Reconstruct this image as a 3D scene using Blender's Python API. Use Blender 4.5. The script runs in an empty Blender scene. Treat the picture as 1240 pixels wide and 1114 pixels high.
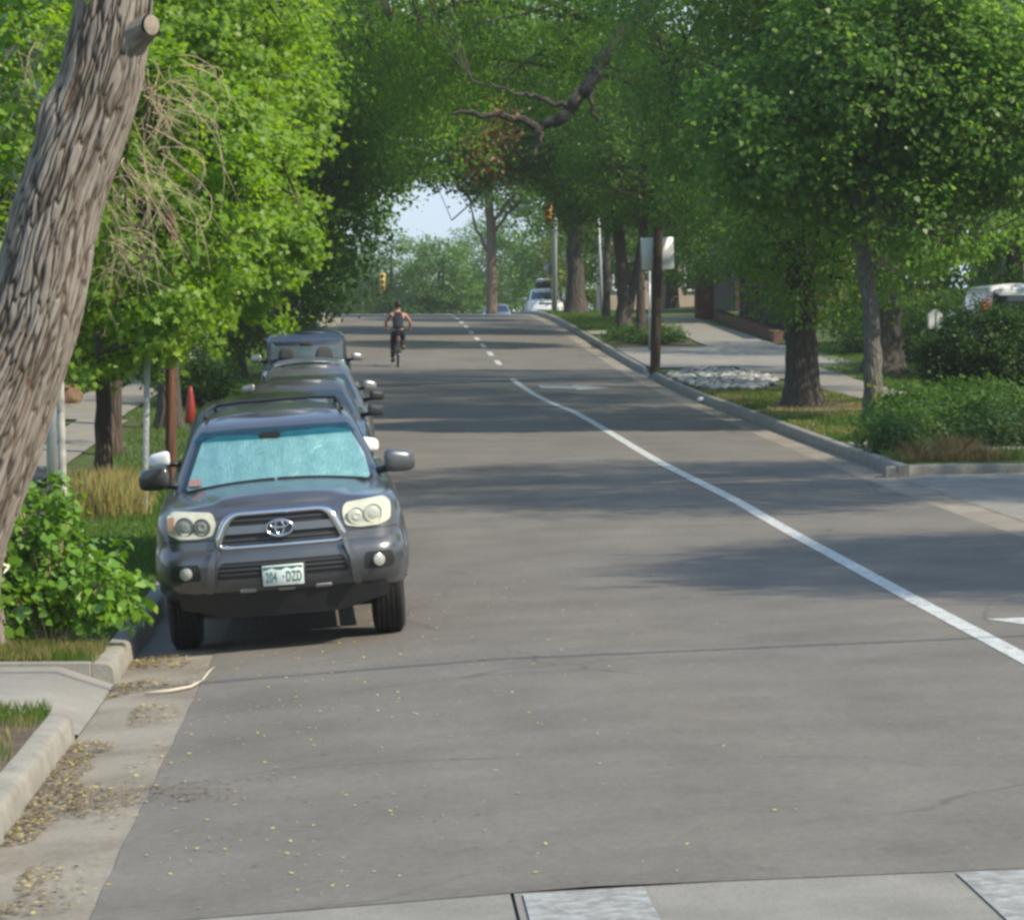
import bpy, bmesh, math, random
import numpy as np
from mathutils import Vector, Matrix, noise
from bisect import bisect_right

SC = bpy.context.scene
COL = SC.collection
R = math.radians

# ------------------------------------------------------------------ camera
H = 2.36
cd = bpy.data.cameras.new('camera')
cam = bpy.data.objects.new('camera', cd)
COL.objects.link(cam)
cam.location = (0, 0, H)
cam.rotation_euler = (R(90) - math.atan(157 / 4000), 0, -math.atan(170 / 4000))
cd.sensor_width = 36
cd.lens = 36 * 4000 / 1240
cd.clip_start = 0.5
cd.clip_end = 6000
SC.camera = cam

# ------------------------------------------------------------------ light
SUN_EL, SUN_AZ = 42.0, 118.0          # azimuth clockwise from +Y (down the street)
w = bpy.data.worlds.new('World')
SC.world = w
w.use_nodes = True
nt = w.node_tree
bg = nt.nodes['Background']
sky = nt.nodes.new('ShaderNodeTexSky')
sky.sky_type = 'NISHITA'
sky.sun_disc = False
sky.sun_elevation = R(SUN_EL)
sky.sun_rotation = R(SUN_AZ)
sky.air_density = 1.0
sky.dust_density = 0.4
sky.ozone_density = 1.0
cap = nt.nodes.new('ShaderNodeVectorMath')      # clamps the sky colour: limits how bright it gets near the horizon
cap.operation = 'MINIMUM'
cap.inputs[1].default_value = (2.1, 2.5, 3.0)
nt.links.new(sky.outputs[0], cap.inputs[0])
nt.links.new(cap.outputs[0], bg.inputs[0])
bg.inputs[1].default_value = 0.15
sd = bpy.data.lights.new('sun', 'SUN')
sun = bpy.data.objects.new('sun', sd)
COL.objects.link(sun)
sd.energy = 2.6
sd.angle = R(0.9)
sd.color = (1.0, 0.90, 0.73)
a, e = R(SUN_AZ), R(SUN_EL)
sdir = Vector((math.sin(a) * math.cos(e), math.cos(a) * math.cos(e), math.sin(e)))
sun.rotation_euler = sdir.to_track_quat('Z', 'Y').to_euler()
sun.location = (30, -10, 40)
SC.view_settings.view_transform = 'Standard'
SC.view_settings.look = 'None'
SC.view_settings.gamma = 1
SC.view_settings.exposure = 1.3
SC.render.engine = 'CYCLES'
SC.cycles.use_denoising = True
SC.cycles.max_bounces = 8
SC.cycles.transmission_bounces = 6
SC.cycles.transparent_max_bounces = 8
SC.cycles.caustics_reflective = False
SC.cycles.caustics_refractive = False
SC.cycles.pixel_filter_type = 'BLACKMAN_HARRIS'
SC.cycles.filter_width = 2.9

HAZE_D = .00035
SC.cycles.volume_bounces = 1

# ------------------------------------------------------------------ terrain functions
PY = [-60, 0, 24, 33, 40, 50, 64, 70, 88, 110, 130, 142, 155, 170, 200, 260, 400, 3000]
PZ = [0, 0, 0, .06, .17, .37, .68, .80, 1.35, 2.15, 2.80, 3.03, 3.10, 2.98, 2.2, 1.1, .5, .5]
CY = [-60, 28, 45, 60, 90, 3000]
CZ = [.035, .035, .022, .012, 0, 0]


def herm(xs, ys, x):
    if x <= xs[0]: return ys[0]
    if x >= xs[-1]: return ys[-1]
    i = bisect_right(xs, x) - 1
    def m(k):
        if k <= 0 or k >= len(xs) - 1: return 0
        p = (ys[k] - ys[k - 1]) / (xs[k] - xs[k - 1]); q = (ys[k + 1] - ys[k]) / (xs[k + 1] - xs[k])
        return 0 if p * q <= 0 else 2 * p * q / (p + q)
    h = xs[i + 1] - xs[i]; t = (x - xs[i]) / h
    return (2*t**3 - 3*t*t + 1)*ys[i] + (t**3 - 2*t*t + t)*h*m(i) + (-2*t**3 + 3*t*t)*ys[i+1] + (t**3 - t*t)*h*m(i+1)


def lerp(xs, ys, x):
    return float(np.interp(x, xs, ys))


def road(X, Y):
    c = herm(CY, CZ, Y)
    Xc = max(-2.2, min(8, X))
    return herm(PY, PZ, Y) + c * (Xc + .7) - (c * 1.15) * max(0, .9 - Xc)


KL = lambda Y: -1.82 - 0.0 * Y           # foot of the left kerb
KR = 6.98                                 # foot of the right kerb
AE_L, AE_R = -1.19, 6.5                   # asphalt edges


def vergeR(X, Y):
    return road(KR, Y) + .15 + .015 * max(0, X - KR) + 0.05 * max(0, X - 13)


def vergeL(X, Y):
    return road(-1.82, Y) + .15 + .012 * max(0, -2.0 - X)


def gz(X, Y):
    if X > KR + .1: return vergeR(X, Y)
    if X < -1.9: return vergeL(X, Y)
    return road(X, Y)


# ------------------------------------------------------------------ materials
MATS = {}


def newmat(name):
    m = bpy.data.materials.new(name)
    m.use_nodes = True
    return m, m.node_tree, m.node_tree.nodes['Principled BSDF']


def N(nt, t, **kw):
    n = nt.nodes.new(t)
    for k, v in kw.items():
        if k in n.inputs: n.inputs[k].default_value = v
        else: setattr(n, k, v)
    return n


def ramp(nt, fac, stops):
    r = nt.nodes.new('ShaderNodeValToRGB')
    while len(r.color_ramp.elements) < len(stops): r.color_ramp.elements.new(0.5)
    for el, (p, c) in zip(r.color_ramp.elements, stops):
        el.position = p
        el.color = (c[0], c[1], c[2], 1) if len(c) == 3 else c
    nt.links.new(fac, r.inputs[0])
    return r.outputs[0]


def mixc(nt, fac, a, b, mode='MIX'):
    m = nt.nodes.new('ShaderNodeMix')
    m.data_type = 'RGBA'
    m.blend_type = mode
    for s, v in ((0, fac), (6, a), (7, b)):
        if hasattr(v, 'is_linked') or isinstance(v, bpy.types.NodeSocket): nt.links.new(v, m.inputs[s])
        else: m.inputs[s].default_value = v if s == 0 else (*v[:3], 1)
    return m.outputs[2]


def plain(name, col, rough=.5, metal=0., coat=0., var=0.0, scale=8., bump=0., spec=.5):
    if name in MATS: return MATS[name]
    m, nt, b = newmat(name)
    b.inputs['Base Color'].default_value = (*col, 1)
    b.inputs['Roughness'].default_value = rough
    b.inputs['Metallic'].default_value = metal
    b.inputs['Coat Weight'].default_value = coat
    b.inputs['Specular IOR Level'].default_value = spec
    if var or bump:
        tc = N(nt, 'ShaderNodeTexCoord')
        n = N(nt, 'ShaderNodeTexNoise', Scale=scale, Detail=6.0, Roughness=.6)
        nt.links.new(tc.outputs['Object'], n.inputs['Vector'])
        if var:
            c = ramp(nt, n.outputs[0], [(.3, tuple(x * (1 - var) for x in col)), (.7, tuple(min(1, x * (1 + var)) for x in col))])
            nt.links.new(c, b.inputs['Base Color'])
        if bump:
            bp = N(nt, 'ShaderNodeBump', Strength=bump, Distance=.02)
            nt.links.new(n.outputs[0], bp.inputs['Height'])
            nt.links.new(bp.outputs[0], b.inputs['Normal'])
    MATS[name] = m
    return m


def leafmat(name, c1, c2, c3=None, trans=.45, rough=.45, sc=.6, tcol=None, gloss=.35):
    """leaf: diffuse + translucent, varied per leaf and per bough"""
    m, nt, b = newmat(name)
    geo = N(nt, 'ShaderNodeNewGeometry')
    tc = N(nt, 'ShaderNodeTexCoord')
    n = N(nt, 'ShaderNodeTexNoise', Scale=sc, Detail=3.0)
    nt.links.new(tc.outputs['Object'], n.inputs['Vector'])
    c3 = c3 or c2
    ca = ramp(nt, geo.outputs['Random Per Island'], [(.0, c1), (.75, c2), (.97, c3)])
    cb = ramp(nt, n.outputs[0], [(.35, c1), (.65, c2)])
    c = mixc(nt, .45, ca, cb)
    nt.links.new(c, b.inputs['Base Color'])
    b.inputs['Roughness'].default_value = rough
    b.inputs['Specular IOR Level'].default_value = gloss
    tr = N(nt, 'ShaderNodeBsdfTranslucent')
    hs = N(nt, 'ShaderNodeHueSaturation', Hue=.488, Saturation=1.1, Value=1.75)
    nt.links.new(c, hs.inputs['Color'])
    nt.links.new(hs.outputs[0], tr.inputs[0])
    mx = N(nt, 'ShaderNodeMixShader')
    mx.inputs[0].default_value = trans
    out = nt.nodes['Material Output']
    nt.links.new(b.outputs[0], mx.inputs[1])
    nt.links.new(tr.outputs[0], mx.inputs[2])
    nt.links.new(mx.outputs[0], out.inputs[0])
    MATS[name] = m
    return m


def barkmat(name, c1, c2, c3, su=9., sv=1.6, bump=.6):
    m, nt, b = newmat(name)
    uv = N(nt, 'ShaderNodeUVMap')
    mp = N(nt, 'ShaderNodeMapping')
    mp.inputs['Scale'].default_value = (su, sv, 1)
    nt.links.new(uv.outputs[0], mp.inputs[0])
    n0 = N(nt, 'ShaderNodeTexNoise', Scale=1.2, Detail=3.0)
    nt.links.new(mp.outputs[0], n0.inputs['Vector'])
    add = mixc(nt, .25, mp.outputs[0], n0.outputs['Color'], 'ADD')
    v = N(nt, 'ShaderNodeTexVoronoi', Scale=1.0, feature='DISTANCE_TO_EDGE')
    nt.links.new(add, v.inputs['Vector'])
    n = N(nt, 'ShaderNodeTexNoise', Scale=2.4, Detail=8.0, Roughness=.65)
    nt.links.new(mp.outputs[0], n.inputs['Vector'])
    big = N(nt, 'ShaderNodeTexNoise', Scale=.5, Detail=3.0)
    nt.links.new(mp.outputs[0], big.inputs['Vector'])
    cr = ramp(nt, v.outputs[0], [(0, c1), (.14, c2), (.5, c3)])
    c = mixc(nt, .5, cr, ramp(nt, n.outputs[0], [(.3, c1), (.7, c3)]))
    c = mixc(nt, ramp(nt, big.outputs[0], [(.4, (0, 0, 0)), (.65, (.5, .5, .5))]), c, tuple(x * .6 for x in c3))
    nt.links.new(c, b.inputs['Base Color'])
    b.inputs['Roughness'].default_value = .9
    mm = N(nt, 'ShaderNodeMath', operation='MULTIPLY_ADD')
    nt.links.new(n.outputs[0], mm.inputs[0]); mm.inputs[1].default_value = .35
    vr = N(nt, 'ShaderNodeMapRange'); vr.inputs[2].default_value = .3
    nt.links.new(v.outputs[0], vr.inputs[0]); nt.links.new(vr.outputs[0], mm.inputs[2])
    bp = N(nt, 'ShaderNodeBump', Strength=bump, Distance=.04)
    nt.links.new(mm.outputs[0], bp.inputs['Height'])
    nt.links.new(bp.outputs[0], b.inputs['Normal'])
    MATS[name] = m
    return m


def groundmat(name, stops, scale, rough=.9, bump=.3, fine=60., finemix=.5, finestops=None, big=None):
    """mottled mineral or soil surface from three octaves of world-space noise"""
    m, nt, b = newmat(name)
    tc = N(nt, 'ShaderNodeTexCoord')
    n = N(nt, 'ShaderNodeTexNoise', Scale=scale, Detail=8.0, Roughness=.62)
    nt.links.new(tc.outputs['Object'], n.inputs['Vector'])
    f = N(nt, 'ShaderNodeTexNoise', Scale=fine, Detail=4.0, Roughness=.7)
    nt.links.new(tc.outputs['Object'], f.inputs['Vector'])
    c = ramp(nt, n.outputs[0], stops)
    c2 = ramp(nt, f.outputs[0], finestops or [(.3, (.55, .55, .55)), (.5, (1, 1, 1)), (.75, (1.4, 1.4, 1.4))])
    c = mixc(nt, finemix, c, c2, 'MULTIPLY')
    if big:
        mp = N(nt, 'ShaderNodeMapping'); mp.inputs['Scale'].default_value = big[1]
        nt.links.new(tc.outputs['Object'], mp.inputs[0])
        g = N(nt, 'ShaderNodeTexNoise', Scale=1.0, Detail=4.0, Roughness=.55)
        nt.links.new(mp.outputs[0], g.inputs['Vector'])
        c = mixc(nt, 1.0, c, ramp(nt, g.outputs[0], big[0]), 'MULTIPLY')
    nt.links.new(c, b.inputs['Base Color'])
    b.inputs['Roughness'].default_value = rough
    b.inputs['Specular IOR Level'].default_value = .3
    bp = N(nt, 'ShaderNodeBump', Strength=bump, Distance=.006)
    nt.links.new(f.outputs[0], bp.inputs['Height'])
    nt.links.new(bp.outputs[0], b.inputs['Normal'])
    MATS[name] = m
    return m, nt, b, tc


def asphalt():
    m, nt, b, tc = groundmat('asphalt', [(.3, (.124, .111, .095)), (.5, (.149, .135, .116)), (.7, (.173, .157, .135))], .9,
                             fine=85., finemix=.45, bump=.5, big=([(.3, (.92, .92, .93)), (.5, (1, 1, 1)), (.72, (1.07, 1.06, 1.04))], (.8, .16, 1)))
    base = b.inputs['Base Color'].links[0].from_socket
    # cracks: thin dark lines from a warped voronoi, only in some areas
    w1 = N(nt, 'ShaderNodeTexNoise', Scale=.5, Detail=5.0)
    nt.links.new(tc.outputs['Object'], w1.inputs['Vector'])
    ad = mixc(nt, 1.0, tc.outputs['Object'], w1.outputs['Color'], 'ADD')
    v = N(nt, 'ShaderNodeTexVoronoi', Scale=.22, feature='DISTANCE_TO_EDGE')
    nt.links.new(ad, v.inputs['Vector'])
    line = ramp(nt, v.outputs[0], [(0, (1, 1, 1)), (.0025, (.7, .7, .7)), (.005, (0, 0, 0))])
    w2 = N(nt, 'ShaderNodeTexNoise', Scale=.35, Detail=2.0)
    nt.links.new(tc.outputs['Object'], w2.inputs['Vector'])
    mk = ramp(nt, w2.outputs[0], [(.5, (0, 0, 0)), (.62, (.55, .55, .55))])
    c = mixc(nt, mixc(nt, 1.0, line, mk, 'MULTIPLY'), base, (.05, .048, .045))
    gr_ = N(nt, 'ShaderNodeTexNoise', Scale=16., Detail=4.0, Roughness=.8)
    nt.links.new(tc.outputs['Object'], gr_.inputs['Vector'])
    c = mixc(nt, 1.0, c, ramp(nt, gr_.outputs[0], [(.32, (.84, .84, .84)), (.5, (1, 1, 1)), (.68, (1.17, 1.16, 1.14))]), 'MULTIPLY')
    # dry pale smears and oily spots
    sp = N(nt, 'ShaderNodeTexNoise', Scale=5.5, Detail=5.0, Roughness=.7)
    nt.links.new(tc.outputs['Object'], sp.inputs['Vector'])
    c = mixc(nt, ramp(nt, sp.outputs[0], [(.66, (0, 0, 0)), (.78, (.35, .35, .35))]), c, (.07, .067, .062))
    nt.links.new(c, b.inputs['Base Color'])
    return m


ASPHALT = asphalt()
CONC = groundmat('concrete', [(.3, (.19, .178, .155)), (.7, (.27, .252, .22))], 1.6, fine=45., finemix=.4, bump=.25)[0]
GUTTER = groundmat('gutter_concrete', [(.3, (.17, .145, .11)), (.55, (.25, .22, .175)), (.75, (.29, .26, .215))], 1.3, fine=30., finemix=.5, bump=.3)[0]
KERB = groundmat('kerb_concrete', [(.3, (.19, .178, .15)), (.7, (.30, .28, .24))], 3., fine=35., finemix=.5, bump=.4)[0]
PAVER = groundmat('crossing_concrete', [(.3, (.175, .165, .145)), (.7, (.25, .235, .205))], 2., fine=50., finemix=.5, bump=.3)[0]


def paintmat(name, col, under, lo=.42, hi=.5):
    m, nt, b = newmat(name)
    tc = N(nt, 'ShaderNodeTexCoord')
    n = N(nt, 'ShaderNodeTexNoise', Scale=14., Detail=8.0, Roughness=.7)
    nt.links.new(tc.outputs['Object'], n.inputs['Vector'])
    c = mixc(nt, ramp(nt, n.outputs[0], [(lo - .1, (1, 1, 1)), (lo, (.6, .6, .6)), (hi, (.06, .06, .06))]), col, under)
    nt.links.new(c, b.inputs['Base Color'])
    b.inputs['Roughness'].default_value = .7
    MATS[name] = m
    return m


PAINT = paintmat('road_paint', (.52, .53, .50), (.16, .152, .14), .40, .52)
PAINT_WORN = paintmat('worn_paint', (.36, .37, .355), (.19, .18, .16), .50, .64)
PAINT_FAINT = paintmat('faint_paint', (.30, .30, .29), (.14, .135, .13), .5, .65)
GRASS_BASE = groundmat('grass_ground', [(.3, (.045, .060, .016)), (.6, (.06, .09, .022)), (.75, (.13, .12, .05))], 1.1, fine=25., finemix=.6, bump=.6)[0]
SOIL = groundmat('soil', [(.3, (.055, .040, .028)), (.7, (.13, .10, .07))], 4., fine=30., finemix=.6, bump=.8)[0]

LEAF_MAPLE = leafmat('maple_leaves', (.105, .200, .020), (.205, .345, .038), (.30, .40, .06), trans=.5, sc=.9)
LEAF_DARK = leafmat('deep_green_leaves', (.058, .130, .020), (.105, .205, .030), (.15, .23, .04), trans=.56, gloss=.2, sc=.35)
LEAF_LOCUST = leafmat('locust_leaves', (.078, .170, .020), (.140, .265, .032), (.20, .28, .05), trans=.64, gloss=.2, sc=.3)
LEAF_FAR = leafmat('far_leaves', (.060, .135, .025), (.120, .215, .035), (.20, .27, .06), trans=.5, sc=.25)
LEAF_YEL = leafmat('yellowing_leaves', (.10, .14, .02), (.20, .23, .03), (.35, .30, .05), trans=.5, sc=.3)
LEAF_GLOSSY = leafmat('glossy_round_leaves', (.090, .200, .020), (.165, .315, .035), (.27, .38, .07), trans=.35, rough=.28, sc=1.5, gloss=.6)
LEAF_ASH = leafmat('grey_green_leaves', (.080, .168, .028), (.140, .255, .044), (.21, .30, .08), trans=.60, rough=.38, sc=.4, gloss=.35)
LEAF_YEW = leafmat('yew_needles', (.022, .058, .012), (.045, .095, .018), (.08, .13, .03), trans=.3, gloss=.2, sc=1.0)
LEAF_SHRUB = leafmat('shrub_leaves', (.036, .088, .015), (.070, .140, .022), (.11, .18, .035), trans=.4, gloss=.25, sc=1.2)
GRASS_MAT = leafmat('grass_blades', (.050, .115, .012), (.09, .18, .02), (.22, .22, .07), trans=.35, sc=1.5)
GRASS_DRY = leafmat('dry_grass_blades', (.16, .15, .05), (.30, .25, .10), (.38, .33, .16), trans=.35, sc=2.)
GRASS_TAN = leafmat('tan_ornamental_grass', (.30, .26, .10), (.48, .40, .17), (.55, .48, .25), trans=.4, sc=2.)
GRASS_RED = leafmat('reddish_grass', (.16, .11, .06), (.28, .19, .10), (.2, .2, .06), trans=.35, sc=2.)
LITTER_MAT = leafmat('leaf_litter', (.38, .30, .08), (.60, .50, .10), (.20, .14, .06), trans=.15, sc=3.)
LITTER_BROWN = leafmat('brown_litter', (.10, .065, .035), (.22, .155, .085), (.34, .27, .13), trans=.1, sc=3.)

BARK_BIG = barkmat('furrowed_bark', (.045, .035, .028), (.20, .165, .13), (.33, .285, .235), 8., 2.2, .45)
BARK_DARK = barkmat('dark_bark', (.028, .023, .019), (.080, .066, .054), (.13, .11, .092), 8., 2., .8)
BARK_BROWN = barkmat('brown_bark', (.03, .022, .017), (.085, .062, .048), (.13, .10, .078), 8., 2., .8)
BARK_PALE = barkmat('mottled_pale_bark', (.03, .027, .022), (.10, .092, .078), (.23, .215, .185), 9., 5., .5)
TWIG = plain('dead_twig', (.44, .36, .23), .85, var=.3)
WOOD_POLE = barkmat('weathered_pole_wood', (.03, .02, .014), (.07, .045, .03), (.11, .072, .048), 14., .5, .3)
WOOD_RED = barkmat('reddish_pole_wood', (.05, .022, .013), (.13, .055, .028), (.19, .08, .042), 12., .7, .5)
GALV = plain('galvanised_steel', (.42, .44, .45), .45, .7, var=.12, scale=6.)
STEEL_WHITE = plain('pale_painted_steel', (.40, .42, .44), .5, .1, var=.08)


# ------------------------------------------------------------------ object helpers
def setp(o, label=None, cat=None, group=None, kind=None):
    if label: o['label'] = label
    if cat: o['category'] = cat
    if group: o['group'] = group
    if kind: o['kind'] = kind
    return o


def link(o, parent=None):
    COL.objects.link(o)
    if parent: o.parent = parent
    return o


def empty(name, loc, label, cat, group=None, rot=(0, 0, 0)):
    o = bpy.data.objects.new(name, None)
    o.empty_display_size = .2
    o.location = loc
    o.rotation_euler = rot
    link(o)
    return setp(o, label, cat, group)


def bmobj(name, bm, mats, parent=None, smooth=True, angle=None):
    me = bpy.data.meshes.new(name)
    bm.normal_update()
    bm.to_mesh(me)
    bm.free()
    for m in (mats if isinstance(mats, (list, tuple)) else [mats]): me.materials.append(m)
    if smooth:
        me.polygons.foreach_set('use_smooth', [True] * len(me.polygons))
        if angle: me.set_sharp_from_angle(angle=R(angle))
    return link(bpy.data.objects.new(name, me), parent)


def npmesh(name, V, nper, mats, parent=None, F=None, smooth=False, uv=None):
    """V: (n*nper,3) verts, each run of nper verts one polygon; or F face index array (m,4)"""
    me = bpy.data.meshes.new(name)
    V = np.asarray(V, dtype=np.float32)
    me.vertices.add(len(V))
    me.vertices.foreach_set('co', V.ravel())
    if F is None:
        nf = len(V) // nper
        idx = np.arange(len(V), dtype=np.int32)
    else:
        F = np.asarray(F, dtype=np.int32)
        nf, nper = F.shape
        idx = F.ravel()
    me.loops.add(nf * nper)
    me.loops.foreach_set('vertex_index', idx)
    me.polygons.add(nf)
    me.polygons.foreach_set('loop_start', np.arange(0, nf * nper, nper, dtype=np.int32))
    if uv is not None:
        l = me.uv_layers.new(name='UVMap')
        l.data.foreach_set('uv', np.asarray(uv, dtype=np.float32)[idx].ravel())
    for m in (mats if isinstance(mats, (list, tuple)) else [mats]): me.materials.append(m)
    if smooth: me.polygons.foreach_set('use_smooth', np.ones(nf, dtype=bool))
    me.update(calc_edges=True)
    me.validate()
    return link(bpy.data.objects.new(name, me), parent)


def copy_tree(o, parent=None):
    c = o.copy()
    COL.objects.link(c)
    c.parent = parent
    for ch in list(o.children): copy_tree(ch, c)
    return c


def box(bm, x0, x1, y0, y1, z0, z1, bev=0, seg=2, mat=0):
    r = bmesh.ops.create_cube(bm, size=1)
    vs = r['verts']
    for v in vs:
        v.co = Vector(((x0 + x1) / 2 + v.co.x * (x1 - x0), (y0 + y1) / 2 + v.co.y * (y1 - y0), (z0 + z1) / 2 + v.co.z * (z1 - z0)))
    fs = set(f for v in vs for f in v.link_faces)
    for f in fs: f.material_index = mat
    if bev:
        es = list(set(ed for v in vs for ed in v.link_edges))
        bmesh.ops.bevel(bm, geom=es, offset=bev, segments=seg, affect='EDGES', clamp_overlap=True)
    return bm


def frames(pts, closed=False):
    n = len(pts)
    T = []
    for i in range(n):
        p = pts[(i - 1) % n] if (i > 0 or closed) else pts[i]
        q = pts[(i + 1) % n] if (i < n - 1 or closed) else pts[i]
        t = (q - p)
        T.append(t.normalized() if t.length > 1e-9 else Vector((0, 0, 1)))
    up = Vector((0, 0, 1)) if abs(T[0].z) < .9 else Vector((0, -1, 0))
    u = (up - T[0] * up.dot(T[0])).normalized()
    out = []
    for t in T:
        u = (u - t * u.dot(t))
        u = u.normalized() if u.length > 1e-6 else t.orthogonal().normalized()
        out.append((t, u, t.cross(u)))
    return out


def tube(bm, pts, rad, sides=8, closed=False, cap=True, ell=1.0, mat=0):
    pts = [Vector(p) for p in pts]
    n = len(pts)
    rs = rad if isinstance(rad, (list, tuple)) else [rad] * n
    fr = frames(pts, closed)
    rings = []
    for p, r, (t, u, v) in zip(pts, rs, fr):
        rings.append([bm.verts.new(p + u * math.cos(2 * math.pi * k / sides) * r * ell + v * math.sin(2 * math.pi * k / sides) * r) for k in range(sides)])
    m = n if closed else n - 1
    for i in range(m):
        A, B = rings[i], rings[(i + 1) % n]
        for k in range(sides):
            f = bm.faces.new((A[k], A[(k + 1) % sides], B[(k + 1) % sides], B[k])); f.material_index = mat
    if cap and not closed:
        f = bm.faces.new(rings[0][::-1]); f.material_index = mat
        f = bm.faces.new(rings[-1]); f.material_index = mat
    return bm


def lathe(bm, prof, axis='x', n=40, c=(0, 0, 0), mat=0, closed=False):
    """prof: list (a, r): a along axis"""
    rings = []
    for a_, r in prof:
        ring = []
        for k in range(n):
            t = 2 * math.pi * k / n
            p = {'x': (a_, r * math.cos(t), r * math.sin(t)), 'y': (r * math.cos(t), a_, r * math.sin(t)), 'z': (r * math.cos(t), r * math.sin(t), a_)}[axis]
            ring.append(bm.verts.new(Vector(p) + Vector(c)))
        rings.append(ring)
    m = len(rings) if closed else len(rings) - 1
    for i in range(m):
        A, B = rings[i], rings[(i + 1) % len(rings)]
        for k in range(n):
            f = bm.faces.new((A[k], A[(k + 1) % n], B[(k + 1) % n], B[k])); f.material_index = mat
    if not closed:
        for rg, s in ((rings[0], -1), (rings[-1], 1)):
            f = bm.faces.new(rg[::s]); f.material_index = mat
    bmesh.ops.recalc_face_normals(bm, faces=bm.faces)
    return bm


def ptubes(paths, sides=6):
    """many tubes at once. paths: list of (pts Nx3, radii N). returns V,F,UV numpy"""
    Vs, Fs, Us = [], [], []
    off = 0
    ang = np.linspace(0, 2 * math.pi, sides + 1)
    ca, sa = np.cos(ang), np.sin(ang)
    for pts, rad in paths:
        pts = np.asarray(pts, float); rad = np.asarray(rad, float)
        n = len(pts)
        t = np.gradient(pts, axis=0)
        t /= np.linalg.norm(t, axis=1)[:, None] + 1e-9
        ref = np.array([0.31, 0.95, 0.05]) if abs(t[0][2]) > .5 else np.array([0.05, 0.1, 1.0])
        u = np.cross(t, ref); u /= np.linalg.norm(u, axis=1)[:, None] + 1e-9
        v = np.cross(t, u)
        ring = pts[:, None, :] + (u[:, None, :] * ca[None, :, None] + v[:, None, :] * sa[None, :, None]) * rad[:, None, None]
        Vs.append(ring.reshape(-1, 3))
        L = np.concatenate([[0], np.cumsum(np.linalg.norm(np.diff(pts, axis=0), axis=1))])
        U = np.stack(np.broadcast_arrays((ang / (2 * math.pi))[None, :] * 2 * math.pi * max(rad[0], .02), L[:, None]), -1)
        Us.append(U.reshape(-1, 2))
        i = np.arange(n - 1)[:, None] * (sides + 1); k = np.arange(sides)[None, :]
        f = np.stack([i + k, i + k + 1, i + k + sides + 2, i + k + sides + 1], -1).reshape(-1, 4) + off
        Fs.append(f)
        off += n * (sides + 1)
    return np.concatenate(Vs), np.concatenate(Fs), np.concatenate(Us)


# ------------------------------------------------------------------ leaves
RH = np.array([(0, -.5), (.32, .02), (0, .5), (-.32, .02)])
HEART = np.array([(0, -.42), (.26, -.46), (.47, -.2), (.40, .12), (.16, .40), (0, .62), (-.16, .40), (-.40, .12), (-.47, -.2), (-.26, -.46)])
MAPLE = np.array([(0, -.5), (.16, -.28), (.5, -.34), (.34, -.02), (.56, .22), (.22, .2), (0, .6), (-.22, .2), (-.56, .22), (-.34, -.02), (-.5, -.34), (-.16, -.28)])
BLADE = np.array([(-.5, 0), (.5, 0), (.12, 1)])


def leaves(P, size, rng, shape=RH, droop=.5, out=None):
    n = len(P)
    nrm = rng.normal(size=(n, 3))
    nrm[:, 2] = np.abs(nrm[:, 2]) + .5
    if out is not None: nrm += out * .9
    nrm /= np.linalg.norm(nrm, axis=1)[:, None]
    d = rng.normal(size=(n, 3)); d[:, 2] -= droop * 1.5
    d -= nrm * (d * nrm).sum(1)[:, None]
    d /= np.linalg.norm(d, axis=1)[:, None] + 1e-9
    s = np.cross(nrm, d)
    sz = size * rng.uniform(.5, 1.35, n)
    fold = rng.uniform(.05, .28, n)
    k = len(shape)
    a_ = shape[:, 0][None, :, None]; b_ = shape[:, 1][None, :, None]
    V = P[:, None, :] + (s[:, None, :] * a_ + d[:, None, :] * b_ + nrm[:, None, :] * (np.abs(a_) * fold[:, None, None] * 1.2 - b_ * b_ * .25)) * sz[:, None, None]
    return V.reshape(-1, 3)


def clumps(ells, ncl, rng, shell=.55):
    """clump centres within a union of ellipsoids, weighted by volume and pushed to the outside"""
    ells = np.array(ells, float)
    vol = ells[:, 3] * ells[:, 4] * ells[:, 5]
    which = rng.choice(len(ells), ncl, p=vol / vol.sum())
    d = rng.normal(size=(ncl, 3)); d /= np.linalg.norm(d, axis=1)[:, None]
    r = rng.uniform(0, 1, ncl) ** (1 / 3.) * (1 - shell) + shell * rng.uniform(.75, 1.04, ncl)
    wob = 1 + .16 * np.sin(d[:, 0] * 5 + which) * np.cos(d[:, 2] * 4 + d[:, 1] * 3)
    return ells[which, :3] + d * ells[which, 3:] * (r * wob)[:, None], d


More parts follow.
